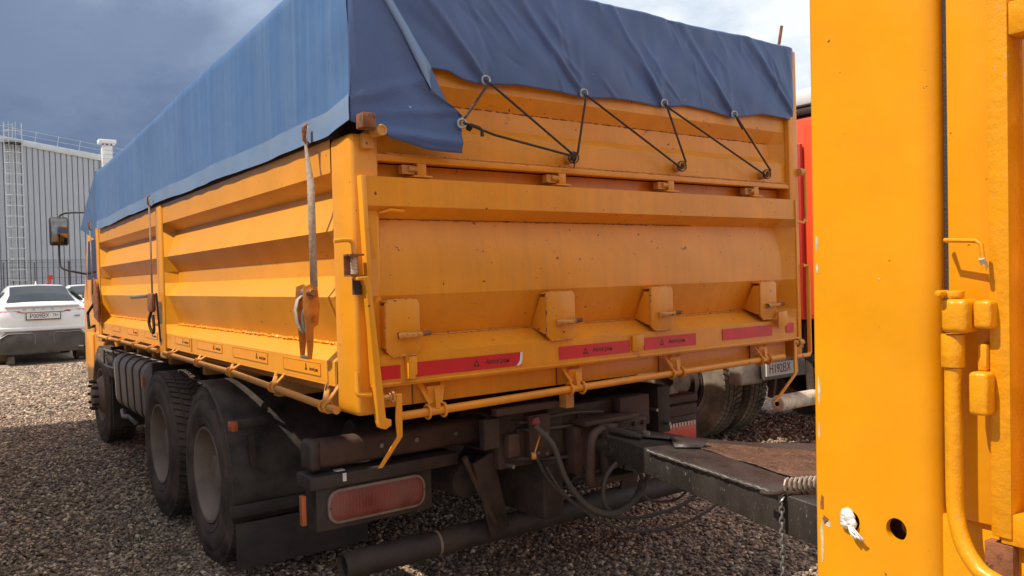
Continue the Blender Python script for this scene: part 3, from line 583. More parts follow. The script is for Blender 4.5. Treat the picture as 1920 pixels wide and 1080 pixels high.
w1 = wheel((-.085, 1.80, ZC), .478, .27, .262)
def wcopy(loc, flip=False):
    o = w1.copy(); COL.objects.link(o); o.parent = T; W[o] = Vector(loc); o.location = W[o] - W[T]
    if flip: o.rotation_euler = (0, 0, math.pi)
    for ch in w1.children:
        c = ch.copy(); COL.objects.link(c); c.parent = o
    return o
wcopy((-.085, 2.93, ZC))
for y in (1.80, 2.93): wcopy((.215, y, ZC)); wcopy((2.865, y, ZC), True); wcopy((2.565, y, ZC), True)
wheel((.04, 6.02, ZC), .478, .28, .262, front=True)
o = wcopy((2.76, 6.02, ZC), True)
for y in (1.80, 2.93, 6.02): MB().cyl((.35 if y < 5 else .3, y, ZC), (2.45, y, ZC), .07, 12).build('axle', 'chassis', T)
MB().tube([(1.4, 1.6, ZC), (1.4, 1.75, ZC), (1.4, 1.85, ZC), (1.4, 2.0, ZC)], [.1, .19, .19, .1], 14).build('differential', 'chassis', T)
for x in (.96, 1.78):
    b = MB()
    for k in range(8): b.bar((x, 2.37 - (.85 - k * .09), -.42 - k * .012 - .05), (x, 2.37 + (.85 - k * .09), -.42 - k * .012 - .05), .08, .011)
    b.build('leaf_spring', 'chassis', T)
# rear mudguard with stay, marker and flap
arc = []
for k in range(25): arc.append((1.80 - .545 * math.sin(R(k * 3.75)), ZC + .52 * math.cos(R(k * 3.75))))
arc.append((1.255, ZC - .14)); 
rows = [[(x, a, z) for a, z in arc] for x in (-.10, -.09, .08, .25, .44, .62)]; pass
M['guard'] = mat('dusty_mudguard_plastic', (.030, .023, .020), .5, var=.25, vscale=7, bump=.5, bscale=50, dust=.75, dustcol=(.115, .080, .062), dustscale=7)
MGd = MB().grid(rows).build('mudguard', 'guard', T, thick=.006, angle=50)
MB().box(-.09, .62, 1.235, 1.246, -.93, -.70).build('mud_flap', 'black_dusty', MGd, bevel=.002)
MB().box(-.12, .62, 1.222, 1.236, -.665, -.605).build('flap_strip', 'black_dusty', MGd, bevel=.004)
MB().bar((-.10, 1.20, -.20), (.09, 1.20, -.195), .04, .045).build('marker_arm', 'black_dusty', MGd, bevel=.01)
MB().box(-.118, -.085, 1.16, 1.22, -.225, -.180).build('orange_marker', 'orange_lens', MGd, bevel=.004)
MB().bar((-.01, 1.22, -.26), (.0, 1.22, -.42), .03, .02, (0, 1, 0)).build('flap_bracket', 'chassis', MGd)
arc2 = [(4.05 - 0 + 0, 0)]
# middle section: fuel tank in front of the rear wheels
poly = []
for cx, cz, a0 in ((.52 - .07, -.06 - .07, 0), (-.05 + .09, -.06 - .09, 90), (-.05 + .10, -.52 + .10, 180), (.52 - .1, -.52 + .1, 270)):
    for k in range(6): t = R(a0 + 18 * k); q = .07 if a0 == 0 else .09; poly.append((cx + q * math.cos(t), cz + q * math.sin(t)))
def ytank(y0, y1, s, m, name, par):
    c = (.235, -.29); pl = [((p[0] - c[0]) * s + c[0], (p[1] - c[1]) * s + c[1]) for p in poly]
    return MB().prism(pl, 'y', y0, y1).build(name, m, par, bevel=.006 if s < 1.01 else 0)
FT = ytank(3.50, 4.62, 1, 'tank', 'fuel_tank', T)
ytank(4.625, 4.68, .99, 'tank_end', 'tank_end', FT)
for y in (3.60, 3.86, 4.12, 4.4): ytank(y, y + .035, 1.022, 'black_dusty', 'tank_strap', FT)
MB().box(-.075, -.058, 3.40, 3.44, -.22, -.15).build('marker_lamp', 'orange_lens', T)
MB().tube([(-.02, 4.5, -.52), (-.02, 4.45, -.57), (.0, 4.35, -.56), (.05, 4.3, -.62)], .02, 8).build('drain_valve', 'dull_steel', T)
MB().box(.0, .5, 3.42, 3.44, -.50, -.06).build('tank_guard', 'black_dusty', T)
# battery box / bracket frame ahead of the tank
MB().tube([(-.02, 4.85, -.06), (-.02, 5.30, -.06), (-.02, 5.30, -.20), (-.02, 4.85, -.20)], .010, 6, close=True).build('bracket_frame', 'dull_steel', T)
MB().box(.0, .40, 4.86, 5.28, -.30, -.07).build('battery_box', 'black_dusty', T, bevel=.01)
MB().box(.05, .45, 5.36, 5.39, -.80, -.05).build('mud_flap', 'black_dusty', T)
# cab
def cab():
    x0, x1 = .165, 2.64
    prof = [(5.80, -.15), (5.80, 1.02), (6.0, 1.12), (7.35, 1.10), (7.62, .55), (7.74, .40), (7.76, -.45), (7.3, -.48), (6.75, -.42), (6.62, -.18), (6.35, -.02), (5.95, -.02)]
    C_ = MB().prism(prof, 'x', x0, x1).build('cab', 'yellow', T, bevel=.03, seg=3)
    MB().prism([(6.1, .60), (7.38, .60), (7.24, 1.02), (6.1, 1.03)], 'x', x0 - .006, x0 - .001).build('side_window', 'glass_dark', C_)
    MB().box(x0 - .004, x0 - .001, 5.95, 5.96, .0, 1.3).build('door_gap', 'black_dusty', C_)
    MB().box(x0 - .004, x0 - .001, 6.46, 6.47, .0, 1.3).build('door_gap', 'black_dusty', C_)
    MB().bar((x0 - .03, 6.52, .40), (x0 - .03, 6.70, .40), .03, .02).build('door_handle', 'black_dusty', C_)
    MB().box(x0 - .010, x0, 6.95, 7.02, .02, .10).build('side_indicator', 'orange_lens', C_)
    # wing with step ahead of the front wheel
    MB().box(x0 - .02, x0 + .10, 7.05, 7.5, -.55, .0).build('front_step', 'yellow', C_, bevel=.02)
    MB().box(x0 - .03, x0 + .05, 5.9, 6.8, -.03, .03).build('wheel_arch', 'yellow', C_, bevel=.01)
cab()
for z in (-.12, -.24): MB().cyl((.02, 6.75, z), (-.02, 6.8, z), .02, 6).build('step_bolt', 'dark_metal', T)
# mirror on its arms
MR = MB().box(-.185, .005, 7.50, 7.56, .99, 1.31).build('mirror', 'black_dusty', T, bevel=.025, seg=4)
MB().box(-.172, -.008, 7.492, 7.499, 1.005, 1.295).build('mirror_glass', 'mirror', MR, bevel=.003)
MB().tube([(-.09, 7.53, 1.27), (-.07, 7.53, 1.33), (.0, 7.5, 1.36), (.20, 7.4, 1.36)], .012, 8, sub=4).build('mirror_arm', 'dark_metal', MR)
MB().tube([(-.09, 7.53, 1.02), (-.09, 7.53, .80), (-.05, 7.5, .72), (.17, 7.45, .66)], .012, 8, sub=4).build('mirror_arm', 'dark_metal', MR)

# ------------------------------------------------------------------ tarpaulin
TP = thing('tarpaulin', 'blue tarpaulin stretched over the body of the orange truck', 'tarpaulin', (1.4, 2.7, 1.05))
def ip(x, pts):
    for (a, b), (c, d) in zip(pts, pts[1:]):
        if x <= c: return b + (d - b) * (max(x, a) - a) / (c - a)
    return pts[-1][1]
def side_sheet():
    rows = []
    ny, nz = 150, 22
    for i in range(ny + 1):
        y = -.085 + (5.42 + .085) * i / ny; row = []
        zt = ip(y, [(-.09, 1.76), (.55, 1.715), (1.6, 1.69), (2.55, 1.655), (2.72, 1.635), (5.42, 1.570)])
        zl = ip(y, [(-.09, 1.083), (.11, 1.045), (.3, 1.048), (2.9, 1.058), (5.42, 1.03)]) + .003 * math.sin(y * 5) + .001 * math.sin(y * 13)
        for j in range(nz + 1):
            t = j / nz; z = zl + (zt - zl) * t
            x = -.022 - .012 * math.exp(-((y - 2.68) / .05) ** 2) * t
            x += .0011 * math.sin(y * 23 + z * 3) * (1 - t) + .002 * math.sin(y * 5 - z * 3) + .006 * t * t * math.sin(y * 1.7) - .0012 * (1 - t) ** 3 * math.sin(y * 19 + 1.3)
            if y < .35: x += .006 * math.sin((y * 8 + z * 16)) * (1 - y / .35) * .7
            if t > .97: x += .012
            row.append((x, y, z))
        rows.append(row)
    return rows
sr = side_sheet()
MB().grid(sr).build('side_sheet', 'tarp', TP, angle=60)
MB().grid([[(p[0] - .0035, p[1], p[2]) for p in r_[:4]] for r_ in sr]).build('hem', 'tarp_hem', TP, angle=60)
# roof, sagging between hidden bows
rows = []
for i in range(61):
    y = -.020 + 5.44 * i / 60; zt = ip(y, [(-.09, 1.76), (.55, 1.715), (1.6, 1.69), (2.55, 1.655), (2.72, 1.635), (5.42, 1.570)])
    rows.append([(-.01 + 2.79 * j / 16, y, zt - .016 + (.006 * math.sin(math.pi * j / 16)) - .01 * abs(math.sin(y * 2.2)) * (1 if 0 < j < 16 else 0)) for j in range(17)])
MB().grid(rows).build('roof_sheet', 'tarp', TP, angle=60)
MB().grid([[(2.792, y, z) for z in (1.05, 1.3, 1.58)] for y in (.0, 2, 4, 5.4)]).build('side_sheet', 'tarp', TP)
# front hang with the flared pointed fold
MB().add([(-.02, 5.42, 1.57), (-.06, 5.68, 1.32), (-.10, 5.86, 1.065), (.03, 5.70, .93), (.02, 5.43, 1.03), (.25, 5.50, 1.56), (.25, 5.9, 1.05), (2.79, 5.45, 1.57), (2.79, 5.6, 1.05)],
         [(0, 1, 5), (1, 2, 6, 5), (2, 3, 6), (0, 4, 3, 2, 1), (5, 6, 8, 7)]).build('front_flap', 'tarp', TP)
# rear sheet with folds that fan up and left from every grommet
ZL = [(.05, 1.30), (.36, 1.322), (.43, 1.324), (.50, 1.298), (.61, 1.290), (.77, 1.307), (1.01, 1.306), (1.15, 1.297), (1.33, 1.313), (1.51, 1.316), (1.69, 1.311), (1.85, 1.334), (2.01, 1.328), (2.22, 1.308), (2.45, 1.346), (2.73, 1.342), (2.80, 1.34)]
GR = [(.606, 1.307), (1.149, 1.315), (1.689, 1.329), (2.214, 1.322), (2.74, 1.36)]
random.seed(21); CREASE = [(random.uniform(.1, 2.75), random.uniform(1.32, 1.74), random.choice([random.uniform(118, 145), random.uniform(95, 160)]), random.uniform(.05, .24), random.choice([-1, 1]) * random.uniform(.002, .006), random.uniform(.006, .016)) for _ in range(46)]
def rear_y(x, z):
    t = (z - 1.30) / .46; y = -.034 - .012 * math.sin(x * 2.6)
    for i, (gx, gz) in enumerate(GR):
        for k, (ang, am, w_) in enumerate(((132, .017, .020), (118, .008, .05), (146, .010, .045), (100, .006, .04))):
            a = R(ang + 3 * math.sin(i * 2.1 + k)); dx, dz = x - gx, z - gz; al = dx * math.cos(a) + dz * math.sin(a); pe = -dx * math.sin(a) + dz * math.cos(a)
            if al > -.02:
                wd = w_ * (.35 + 1.6 * al); y -= am * math.exp(-(pe / wd) ** 2) * math.exp(-al * 1.6) * min(1, (al + .02) / .06) * (1 if k != 2 else -1)
    y += .002 * math.sin(x * 17 + z * 23) + .0015 * math.sin(x * 41 - z * 12)
    for cx, cz, ang, ln, am, w_ in CREASE:
        a = R(ang); dx, dz = x - cx, z - cz; al = dx * math.cos(a) + dz * math.sin(a); pe = -dx * math.sin(a) + dz * math.cos(a)
        if abs(al) < ln: y -= am * math.exp(-(pe / w_) ** 2) * (1 - (al / ln) ** 2)
    y -= .012 * max(0, 1 - t * 3) * (.5 + .5 * math.cos((x - .6) / .54 * 2 * math.pi)) * -1 + .0
    if x > 2.70: y += (x - 2.70) ** 2 * 6
    return y
rows = []
for i in range(321):
    x = .05 + 2.745 * i / 320; zl = ip(x, ZL); zt = 1.757 + .004 * math.sin(x * 9) - 6 * max(0, x - 2.72) ** 2; row = []
    for j in range(61):
        z = zl + (zt - zl) * j / 60; yy = rear_y(x, z)
        if j == 60: yy += .010
        row.append((x, yy, z))
    rows.append(row)
MB().grid(rows).build('rear_sheet', 'tarp_shaded', TP, angle=70, thick=.002)
# wing wrapped round from the left side over the rear sheet
edge = [(1.755, .000), (1.534, .112), (1.427, .183), (1.315, .246), (1.22, .302), (1.168, .392), (1.131, .440), (.986, .438)]
def wing_right(z): return ip(-z, [(-a, b) for a, b in edge])
def wing_low(x): return ip(x, [(-.03, 1.082), (.0, 1.07), (.045, 1.052), (.142, 1.018), (.291, .990), (.44, .984)])
rows = []
for i in range(41):
    s = i / 40; row = []
    for j in range(61):
        t = j / 60
        # bottom edge runs along wing_low, each row interpolates to the fold line
        z = 1.757 + (0) - t * (1.757 - 0); x_r = 0
        zz = 1.757 - t * (1.757 - 1.0); xr = wing_right(zz if t < 1 else .986); x = -.022 + (xr + .022) * s
        zz = 1.757 - t * (1.757 - wing_low(x)); xr = wing_right(zz); x = -.022 + (xr + .022) * s
        y = -.092 - .006 * math.sin(s * 9 + t * 4) * t - .008 * t * math.sin(s * 3.1)
        y -= .010 * math.exp(-((zz - 1.10 - .05 * s) / .012) ** 2) * s + .012 * math.exp(-((zz - 1.045 + .02 * s) / .015) ** 2) * min(1, s * 2) + .006 * math.exp(-((zz - 1.16 - .10 * s) / .018) ** 2)
        y -= .020 * s ** 5
        if s < .12: y += (.12 - s) ** 1 * .10
        row.append((x, y, zz))
    rows.append(row)
MB().grid(rows).build('corner_wing', 'tarp_shaded', TP, angle=70, thick=.002)
# turned-back fold along the wing's free edge
fo = [((.02, 1.755), (.050, 1.757)), ((.112, 1.534), (.175, 1.540)), ((.183, 1.427), (.262, 1.415)), ((.246, 1.315), (.330, 1.318)), ((.27, 1.27), (.322, 1.262)), ((.302, 1.222), (.310, 1.205)), ((.392, 1.168), (.400, 1.165)), ((.440, 1.131), (.444, 1.128))]
rows = []
for a, c in fo:
    rows.append([(a[0] + (c[0] - a[0]) * k / 6, -.118 + .040 * (k / 6) ** 1.5 - .010 * math.sin(math.pi * k / 6), a[1] + (c[1] - a[1]) * k / 6) for k in range(7)])
MB().grid(rows).build('turned_fold', 'tarp_hem', TP, angle=70, thick=.0015)
rows = [[(x, -.075, z) for x, z in r_] for r_ in (((.246, 1.318), (.33, 1.315)), ((.27, 1.24), (.37, 1.235)), ((.302, 1.19), (.42, 1.16)), ((.40, 1.135), (.447, 1.128)))]
MB().grid(rows).build('under_fold', 'tarp_shaded', TP, angle=70, thick=.0015)
for x, z in GR[:4]:
    MB().ring((x, rear_y(x, z) - .008, z), (.25, 1, .1), .0165, .0052, 22, 8).build('grommet', 'steel', TP)
MB().ring((.432, -.128, 1.099), (.25, 1, 0), .0165, .0052, 22, 8).build('grommet', 'steel', TP)

# ------------------------------------------------------------------ lacing rope
RP = thing('lacing_rope', 'black elastic rope laced in zigzag between tarpaulin grommets and tailgate hooks', 'rope', (1.4, -.1, 1.0))
gy = lambda k: rear_y(*GR[k]) - .014
HY = -.066
segs = [[(.432, -.14, 1.10), (.60, -.11, 1.07), (1.050, HY - .02, 1.014)], [(.44, -.13, 1.115), (.60, gy(0) - .02, 1.285), (.606, gy(0), 1.303)], [(.608, gy(0), 1.300), (.62, gy(0) - .015, 1.285), (1.050, HY - .01, 1.022)],
        [(1.082, HY, 1.035), (1.146, gy(1) - .012, 1.295), (1.149, gy(1), 1.310)], [(1.151, gy(1), 1.309), (1.165, gy(1) - .015, 1.292), (1.762, HY, 1.005)], [(1.792, HY, 1.038), (1.690, gy(2) - .012, 1.305), (1.689, gy(2), 1.325)], [(1.691, gy(2), 1.323), (1.705, gy(2) - .015, 1.300), (2.446, HY, 1.000)],
        [(2.476, HY, 1.034), (2.218, gy(3) - .012, 1.300), (2.214, gy(3), 1.318)]]
for hx, hz in ((1.070, 1.017), (1.780, 1.020), (2.464, 1.016)): MB().ring((hx, -.050, hz), (.3, 1, 0), .0250, .0030, 18, 7).build('rope_turn', 'rope', RP)
for s in segs: MB().tube(s, .0052, 7).build('rope_run', 'rope', RP)
MB().tube([(2.216, gy(3) - .012, 1.30), (2.235, gy(3) - .02, 1.262), (2.252, gy(3) - .02, 1.245)], .007, 7).build('loose_tail', 'rope', RP)
MB().tube([(.462, -.14, 1.094), (.50, -.145, 1.086), (.515, -.145, 1.075), (.515, -.145, 1.052)], .0075, 7).build('loose_tail', 'rope', RP)
for cx, cz, q, ky in ((1.040, 1.012, .017, .03), (.475, 1.09, .011, 0)):
    k = MB()
    for i in range(7):
        t = i * 1.3; k.tube([(cx + q * math.cos(t), -.105 + ky, cz + q * math.sin(t)), (cx + q * .4 * math.sin(t * 2), -.125 + ky, cz + q * .5 * math.cos(t * 3)), (cx - q * math.cos(t + .5), -.11 + ky, cz - q * 1.1 * math.sin(t + .5))], .0055, 6, sub=3)
    k.build('knot', 'rope', RP)
MB().tube([(1.040, -.08, 1.0), (1.048, -.082, .985), (1.044, -.08, .962)], [.006, .004, .002], 6).build('loose_tail', 'rope', RP)

# ------------------------------------------------------------------ ratchet straps on the left side
def strap(ys, yr, label, big):
    s = thing('ratchet_strap', label, 'strap', (-.04, ys, 1.08), 'ratchet straps holding the tarpaulin down')
    w = .020 if big else .008
    z1 = .47 if big else .44; xo = -.055
    MB().add([(-.045, ys - .010, 1.115), (-.045, ys + .012, 1.115), (-.050, ys - .013, 1.08), (-.050, ys + .013, 1.08), (-.048, ys - .004, 1.03), (-.056, ys + .004, 1.03), (xo + w * .55, yr - w / 2, .88), (xo - w * .55, yr + w / 2, .88), (xo + w * .55, yr - w / 2, z1), (xo - w * .55, yr + w / 2, z1)],
             [(0, 1, 3, 2), (2, 3, 5, 4), (4, 5, 7, 6), (6, 7, 9, 8)]).build('webbing', 'webbing', s, thick=.003)
    MB().tube([(-.045, ys, 1.12), (-.06, ys, 1.105), (-.06, ys, 1.06), (-.04, ys, 1.04)], .008 if big else .006, 8).build('strap_hook', 'rust', s)
    return s
S1 = strap(.270, .225, 'wide dusty ratchet strap with rusty ratchet beside the rear corner post of the orange truck', True)
yr, z0 = .205, .455
def plate(y, x, par, name='ratchet_plate'):
    return MB().prism([(x - .030, z0 + .02), (x, z0 + .030), (x + .028, z0 + .012), (x + .034, z0 - .06), (x + .026, z0 - .13), (x + .006, z0 - .14), (x + .004, z0 - .21), (x - .004, z0 - .262), (x - .020, z0 - .262), (x - .026, z0 - .15), (x - .034, z0 - .05)], 'y', y, y + .005).build(name, 'ratchet', par, bevel=.001)
# the ratchet is seen three-quarter from behind: plates stand across the strap
plate(yr - .022, -.085, S1); plate(yr + .055, -.085, S1)
MB().cyl((-.082, yr - .03, z0 - .005), (-.082, yr + .068, z0 - .005), .019, 14).build('ratchet_spool', 'dull_steel', S1)
MB().lathe([(0, .0)], (0, 0, 0), 3) if False else None
for t in range(3): MB().ring((-.082, yr - .026 - .003 * t, z0 - .005), (0, 1, 0), .020 - .004 * t, .003, 16, 5).build('ratchet_gear', 'ratchet', S1)
MB().cyl((-.075, yr - .028, z0 - .108), (-.075, yr + .06, z0 - .108), .009, 10).build('ratchet_pin', 'ratchet', S1)
MB().box(-.106, -.090, yr - .02, yr + .058, z0 - .262, z0 - .250).build('handle_grip', 'dull_steel', S1, bevel=.002)
MB().grid([[(x, y, z) for y in (yr + .030, yr + .056)] for x, z in ((-.09, z0 - .01), (-.115, z0 - .03), (-.125, z0 - .07), (-.120, z0 - .12), (-.105, z0 - .15), (-.10, z0 - .165))]).build('loose_webbing', 'webbing', S1, thick=.005, angle=70)
MB().tube([(-.085, yr + .015, z0 - .05), (-.105, yr + .02, z0 - .09), (-.10, yr + .02, z0 - .15), (-.075, yr + .012, z0 - .16), (-.07, yr + .01, z0 - .10)], .007, 7, sub=3).build('strap_hook', 'dull_steel', S1)
S2 = strap(3.10, 3.08, 'thin dark strap with rusty ratchet and grey lever hung on the middle post', False)
MB().box(-.075, -.045, 3.02, 3.16, .32, .45).build('ratchet_body', 'rust', S2, bevel=.02)
MB().tube([(-.07, 3.15, .43), (-.09, 3.35, .425), (-.09, 3.60, .42)], .012, 8).build('ratchet_lever', 'dull_steel', S2)
MB().tube([(-.06, 3.10, .33), (-.07, 3.14, .25), (-.06, 3.10, .18), (-.06, 3.04, .20), (-.06, 3.06, .30)], .010, 7, sub=4).build('strap_loop', 'rope', S2)
MB().bar((-.045, 3.01, .45), (-.03, 3.0, .12), .012, .008, (0, 1, 0)).build('strap_tail', 'rope', S2)
S3 = strap(5.62, 5.58, 'thin strap with rusty ratchet plate hung on the front post of the orange body', False)
MB().prism([(5.50, .56), (5.66, .60), (5.72, .45), (5.58, .22), (5.36, .18), (5.38, .35)], 'x', -.05, -.03).build('ratchet_body', 'rust', S3, bevel=.006)
MB().tube([(-.05, 5.6, .34), (-.07, 5.8, .26), (-.07, 5.75, .12), (-.05, 5.6, .14)], .014, 7).build('strap_loop', 'rope', S3)

# ------------------------------------------------------------------ trailer close on the right
TR = thing('grain_trailer', 'bright orange trailer close on the right, its front post filling the frame edge', 'trailer', (1.4, -4.5, GZ))
def post_with_holes():
    # outer skin of the front post with two round holes
    b = MB(); y0, y1 = -2.118, -1.944; holes = [(-2.005, .051, .0165), (-2.086, .056, .0175)]
    bm = bmesh.new(); n = 28
    zs0, zs1 = -.25, 1.4
    outer = [bm.verts.new((0, y, z)) for y, z in ((y0, zs0), (y1, zs0), (y1, zs1), (y0, zs1))]
    eds = [bm.edges.new((outer[i], outer[(i + 1) % 4])) for i in range(4)]; loops = []
    for hy, hz, hr in holes:
        vs = [bm.verts.new((0, hy + hr * math.cos(2 * math.pi * i / n), hz + hr * 1.08 * math.sin(2 * math.pi * i / n))) for i in range(n)]
        eds += [bm.edges.new((vs[i], vs[(i + 1) % n])) for i in range(n)]; loops.append(vs)
    bmesh.ops.triangle_fill(bm, use_beauty=True, use_dissolve=False, edges=eds)
    for vs in loops:
        inn = [bm.verts.new((.012, v.co.y, v.co.z)) for v in vs]
        for i in range(n): bm.faces.new((vs[i], vs[(i + 1) % n], inn[(i + 1) % n], inn[i]))
    # rounded rear edge and front return
    prev = [outer[0], outer[3]]
    for k in range(1, 9):
        t = R(90 * k / 8); x, y = .030 * (1 - math.cos(t)), y0 - .036 * math.sin(t)
        cur = [bm.verts.new((x, y, zs0)), bm.verts.new((x, y, zs1))]; bm.faces.new((prev[0], cur[0], cur[1], prev[1])); prev = cur
    cur = [bm.verts.new((.20, prev[0].co.y, zs0)), bm.verts.new((.20, prev[0].co.y, zs1))]; bm.faces.new((prev[0], cur[0], cur[1], prev[1]))
    prev = [outer[1], outer[2]]
    for k in range(1, 5):
        t = R(90 * k / 4); x, y = .008 * (1 - math.cos(t)), y1 + .008 * math.sin(t)
        cur = [bm.verts.new((x, y, zs0)), bm.verts.new((x, y, zs1))]; bm.faces.new((prev[0], prev[1], cur[1], cur[0])); prev = cur
    cur = [bm.verts.new((.14, prev[0].co.y, zs0)), bm.verts.new((.14, prev[0].co.y, zs1))]; bm.faces.new((prev[0], prev[1], cur[1], cur[0]))
    bmesh.ops.recalc_face_normals(bm, faces=bm.faces)
    me = bpy.data.meshes.new('front_post'); bm.to_mesh(me); bm.free()
    for p in me.polygons: p.use_smooth = True
    me.set_sharp_from_angle(angle=R(40)); me.materials.append(M['yellow_trailer'])
    o = bpy.data.objects.new('front_post', me); COL.objects.link(o); o.parent = TR; W[o] = Vector(); o.location = -W[TR]; return o
FP = post_with_holes()
MB().box(.06, .10, -2.13, -1.96, -.2, 1.3).build('post_inner_web', 'rust', FP)
MB().lathe([(.04, .012), (.035, .012), (.035, .007), (.055, .005)], (0, -2.088, .053), 16).build('hole_bolt', 'yellow_dirty', FP)
# chipped bare patches along the front edge of the post
def chip(poly, m, x=-.0006): MB().prism(poly, 'x', x, -.0001).build('paint_chip', m, FP)
def blob(cy, cz, ry, rz, n=11): return [(cy + ry * random.uniform(.5, 1.1) * math.cos(2 * math.pi * i / n), cz + rz * random.uniform(.5, 1.1) * math.sin(2 * math.pi * i / n)) for i in range(n)]
bare = mat('bare_primer', (.50, .50, .40), .6, var=.3, vscale=60); M['bare'] = bare
for cy, cz, ry, rz, m_ in ((-1.9475, .535, .003, .016, 'bare'), (-1.9475, .49, .0025, .01, 'bare'), (-1.9480, .27, .0025, .03, 'bare'), (-1.9470, .20, .0018, .02, 'bare'), (-1.9510, .07, .005, .02, 'rust'), (-1.9620, .035, .008, .006, 'bare'), (-1.9560, .042, .007, .009, 'rust'), (-1.9500, .0, .004, .05, 'bare'), (-2.062, .47, .002, .0015, 'bare'), (-2.08, .50, .0012, .001, 'rust')):
    chip(blob(cy, cz, ry, rz), m_)
MB().box(.03, .06, -2.168, -2.150, -.1, 1.3).build('gap_shade_strip', 'rope', TR)  # dark strip standing in for the shade inside the gap behind the post
MB().box(.012, .05, -2.233, -2.168, .095, 1.3).build('panel_edge', 'yellow_trailer', TR, bevel=.002)
MB().box(-.004, .05, -2.262, -2.2335, .085, 1.3).build('panel_frame', 'yellow_thick', TR, bevel=.0025)
MB().box(-.004, .045, -2.60, -2.263, .822, .87).build('panel_frame', 'yellow_thick', TR, bevel=.0025)
MB().box(.0, .05, -2.60, -2.245, .075, .122).build('lower_frame', 'yellow_thick', TR, bevel=.003)
rows = [[(x, y, z) for x, z in ((.05, .88), (.05, .70), (.085, .66), (.085, .50), (.05, .46), (.05, .30), (.085, .26), (.085, .12))] for y in (-2.263, -2.6)]
MB().grid(rows).build('recessed_panel', 'yellow_gate', TR, angle=15)
MB().box(.02, .05, -2.70, -2.15, -.25, .094).build('sill', 'yellow_thick', TR, bevel=.002)
MB().box(.0, .04, -2.262, -2.222, .0, .074).build('sill_bracket', 'rust', TR, bevel=.002)
for y in (-5.2, -7.9): MB().box(-.002, .10, y, y + .16, -.2, 1.05).build('stake_post', 'yellow_trailer', TR, bevel=.01)
MB().box(.086, .12, -7.9, -2.27, -.1, 1.0).build('side_wall', 'yellow_trailer', TR)
MB().box(.15, 2.78, -1.985, -1.955, -.2, 1.5).build('front_board', 'yellow_gate', TR)
MB().box(2.70, 2.78, -7.9, -1.99, -.2, 1.5).build('side_wall', 'yellow_gate', TR)
MB().box(.1, 2.7, -7.9, -2.0, -.24, -.15).build('body_floor', 'chassis', TR)
# vertical locking tube with sleeve, curved foot
LB = MB().tube([(-.022, -2.190, .335), (-.022, -2.190, .16), (-.024, -2.193, .11), (-.028, -2.203, .075), (-.034, -2.222, .048), (-.040, -2.25, .032), (-.045, -2.33, .018), (-.05, -2.42, .01)], .0125, 18, sub=5).build('locking_tube', 'yellow_thick', TR)
MB().tube([(-.022, -2.190, .336), (-.022, -2.190, .386)], .0165, 20).build('tube_collar', 'yellow_thick', LB, bevel=.0015)
MB().box(-.046, .004, -2.220, -2.182, .389, .440).build('hinge_sleeve', 'yellow_thick', LB, bevel=.009, seg=4)
MB().cyl((-.024, -2.192, .441), (-.024, -2.192, .452), .0155, 14).build('tube_cap', 'yellow_thick', LB, bevel=.002)
MB().cyl((-.030, -2.186, .449), (-.060, -2.186, .449), .0048, 10).build('cap_pin', 'yellow_thick', LB, bevel=.001)
MB().box(-.028, .012, -2.246, -2.2205, .396, .438).build('hinge_arm', 'yellow_thick', TR, bevel=.006, seg=3)
MB().box(-.034, -.004, -2.243, -2.216, .268, .332).build('stop_block', 'yellow_thick', TR, bevel=.006, seg=3)
MB().box(-.012, .012, -2.2335, -2.220, .332, .372).build('stop_tab', 'yellow_thick', TR, bevel=.003)
MB().tube([(-.002, -2.174, .5285), (-.022, -2.180, .529), (-.026, -2.226, .526), (-.025, -2.233, .521), (-.022, -2.236, .482)], .0034, 9).build('wire_handle', 'yellow_thick', TR)
MB().cyl((-.026, -2.234, .500), (-.018, -2.236, .486), .0045, 8).build('handle_tip', 'bare', TR)
# drawbar
def ip_(x, pts):
    for (a, b), (c, d) in zip(pts, pts[1:]):
        if x <= c: return b + (d - b) * (max(x, a) - a) / (c - a)
    return pts[-1][1]
def dz(y): return -.258 + .066 * (y - .03)
def slab(top, t0, name, m, **kw):
    n = len(top); vs = [(x, y, dz(y)) for x, y in top] + [(x, y, dz(y) - (t0 + .045 * min(1, max(0, -y)))) for x, y in top]
    return MB().add(vs, [tuple(range(n)), tuple(range(n, 2 * n))[::-1]] + [(i, (i + 1) % n, n + (i + 1) % n, n + i) for i in range(n)]).build(name, m, TR, **kw)
slab([(1.205, .03), (1.34, .03), (1.43, -.30), (1.36, -1.0), (1.34, -2.0), (1.14, -2.0), (1.185, -1.0), (1.20, -.30)], .10, 'drawbar_arm', 'drawbar', bevel=.006, seg=3)
n_ = [(1.42, .03), (1.46, -.02), (1.60, -.24), (1.76, -.44), (2.02, -.63), (2.90, -2.0), (2.66, -2.0), (1.88, -.74), (1.66, -.50), (1.50, -.30), (1.38, -.06)]
vs = [(x, y, dz(y) - .030) for x, y in n_] + [(x, y, dz(y) - .16) for x, y in n_]; k_ = len(n_)
MB().add(vs, [(0, 1, 9, 10), (1, 2, 8, 9), (2, 3, 7, 8) if False else (2, 3, 8), (3, 7, 8), (3, 4, 7), (4, 5, 6, 7)] + [tuple(q + k_ for q in f)[::-1] for f in ((0, 1, 9, 10), (1, 2, 8, 9), (2, 3, 8), (3, 7, 8), (3, 4, 7), (4, 5, 6, 7))] + [(i, (i + 1) % k_, k_ + (i + 1) % k_, k_ + i) for i in range(k_)]).build('drawbar_arm', 'drawbar', TR)
FAR = [(-.22, 1.46), (-.30, 1.50), (-.50, 1.66), (-.74, 1.88), (-2.0, 2.66)]
rows = []
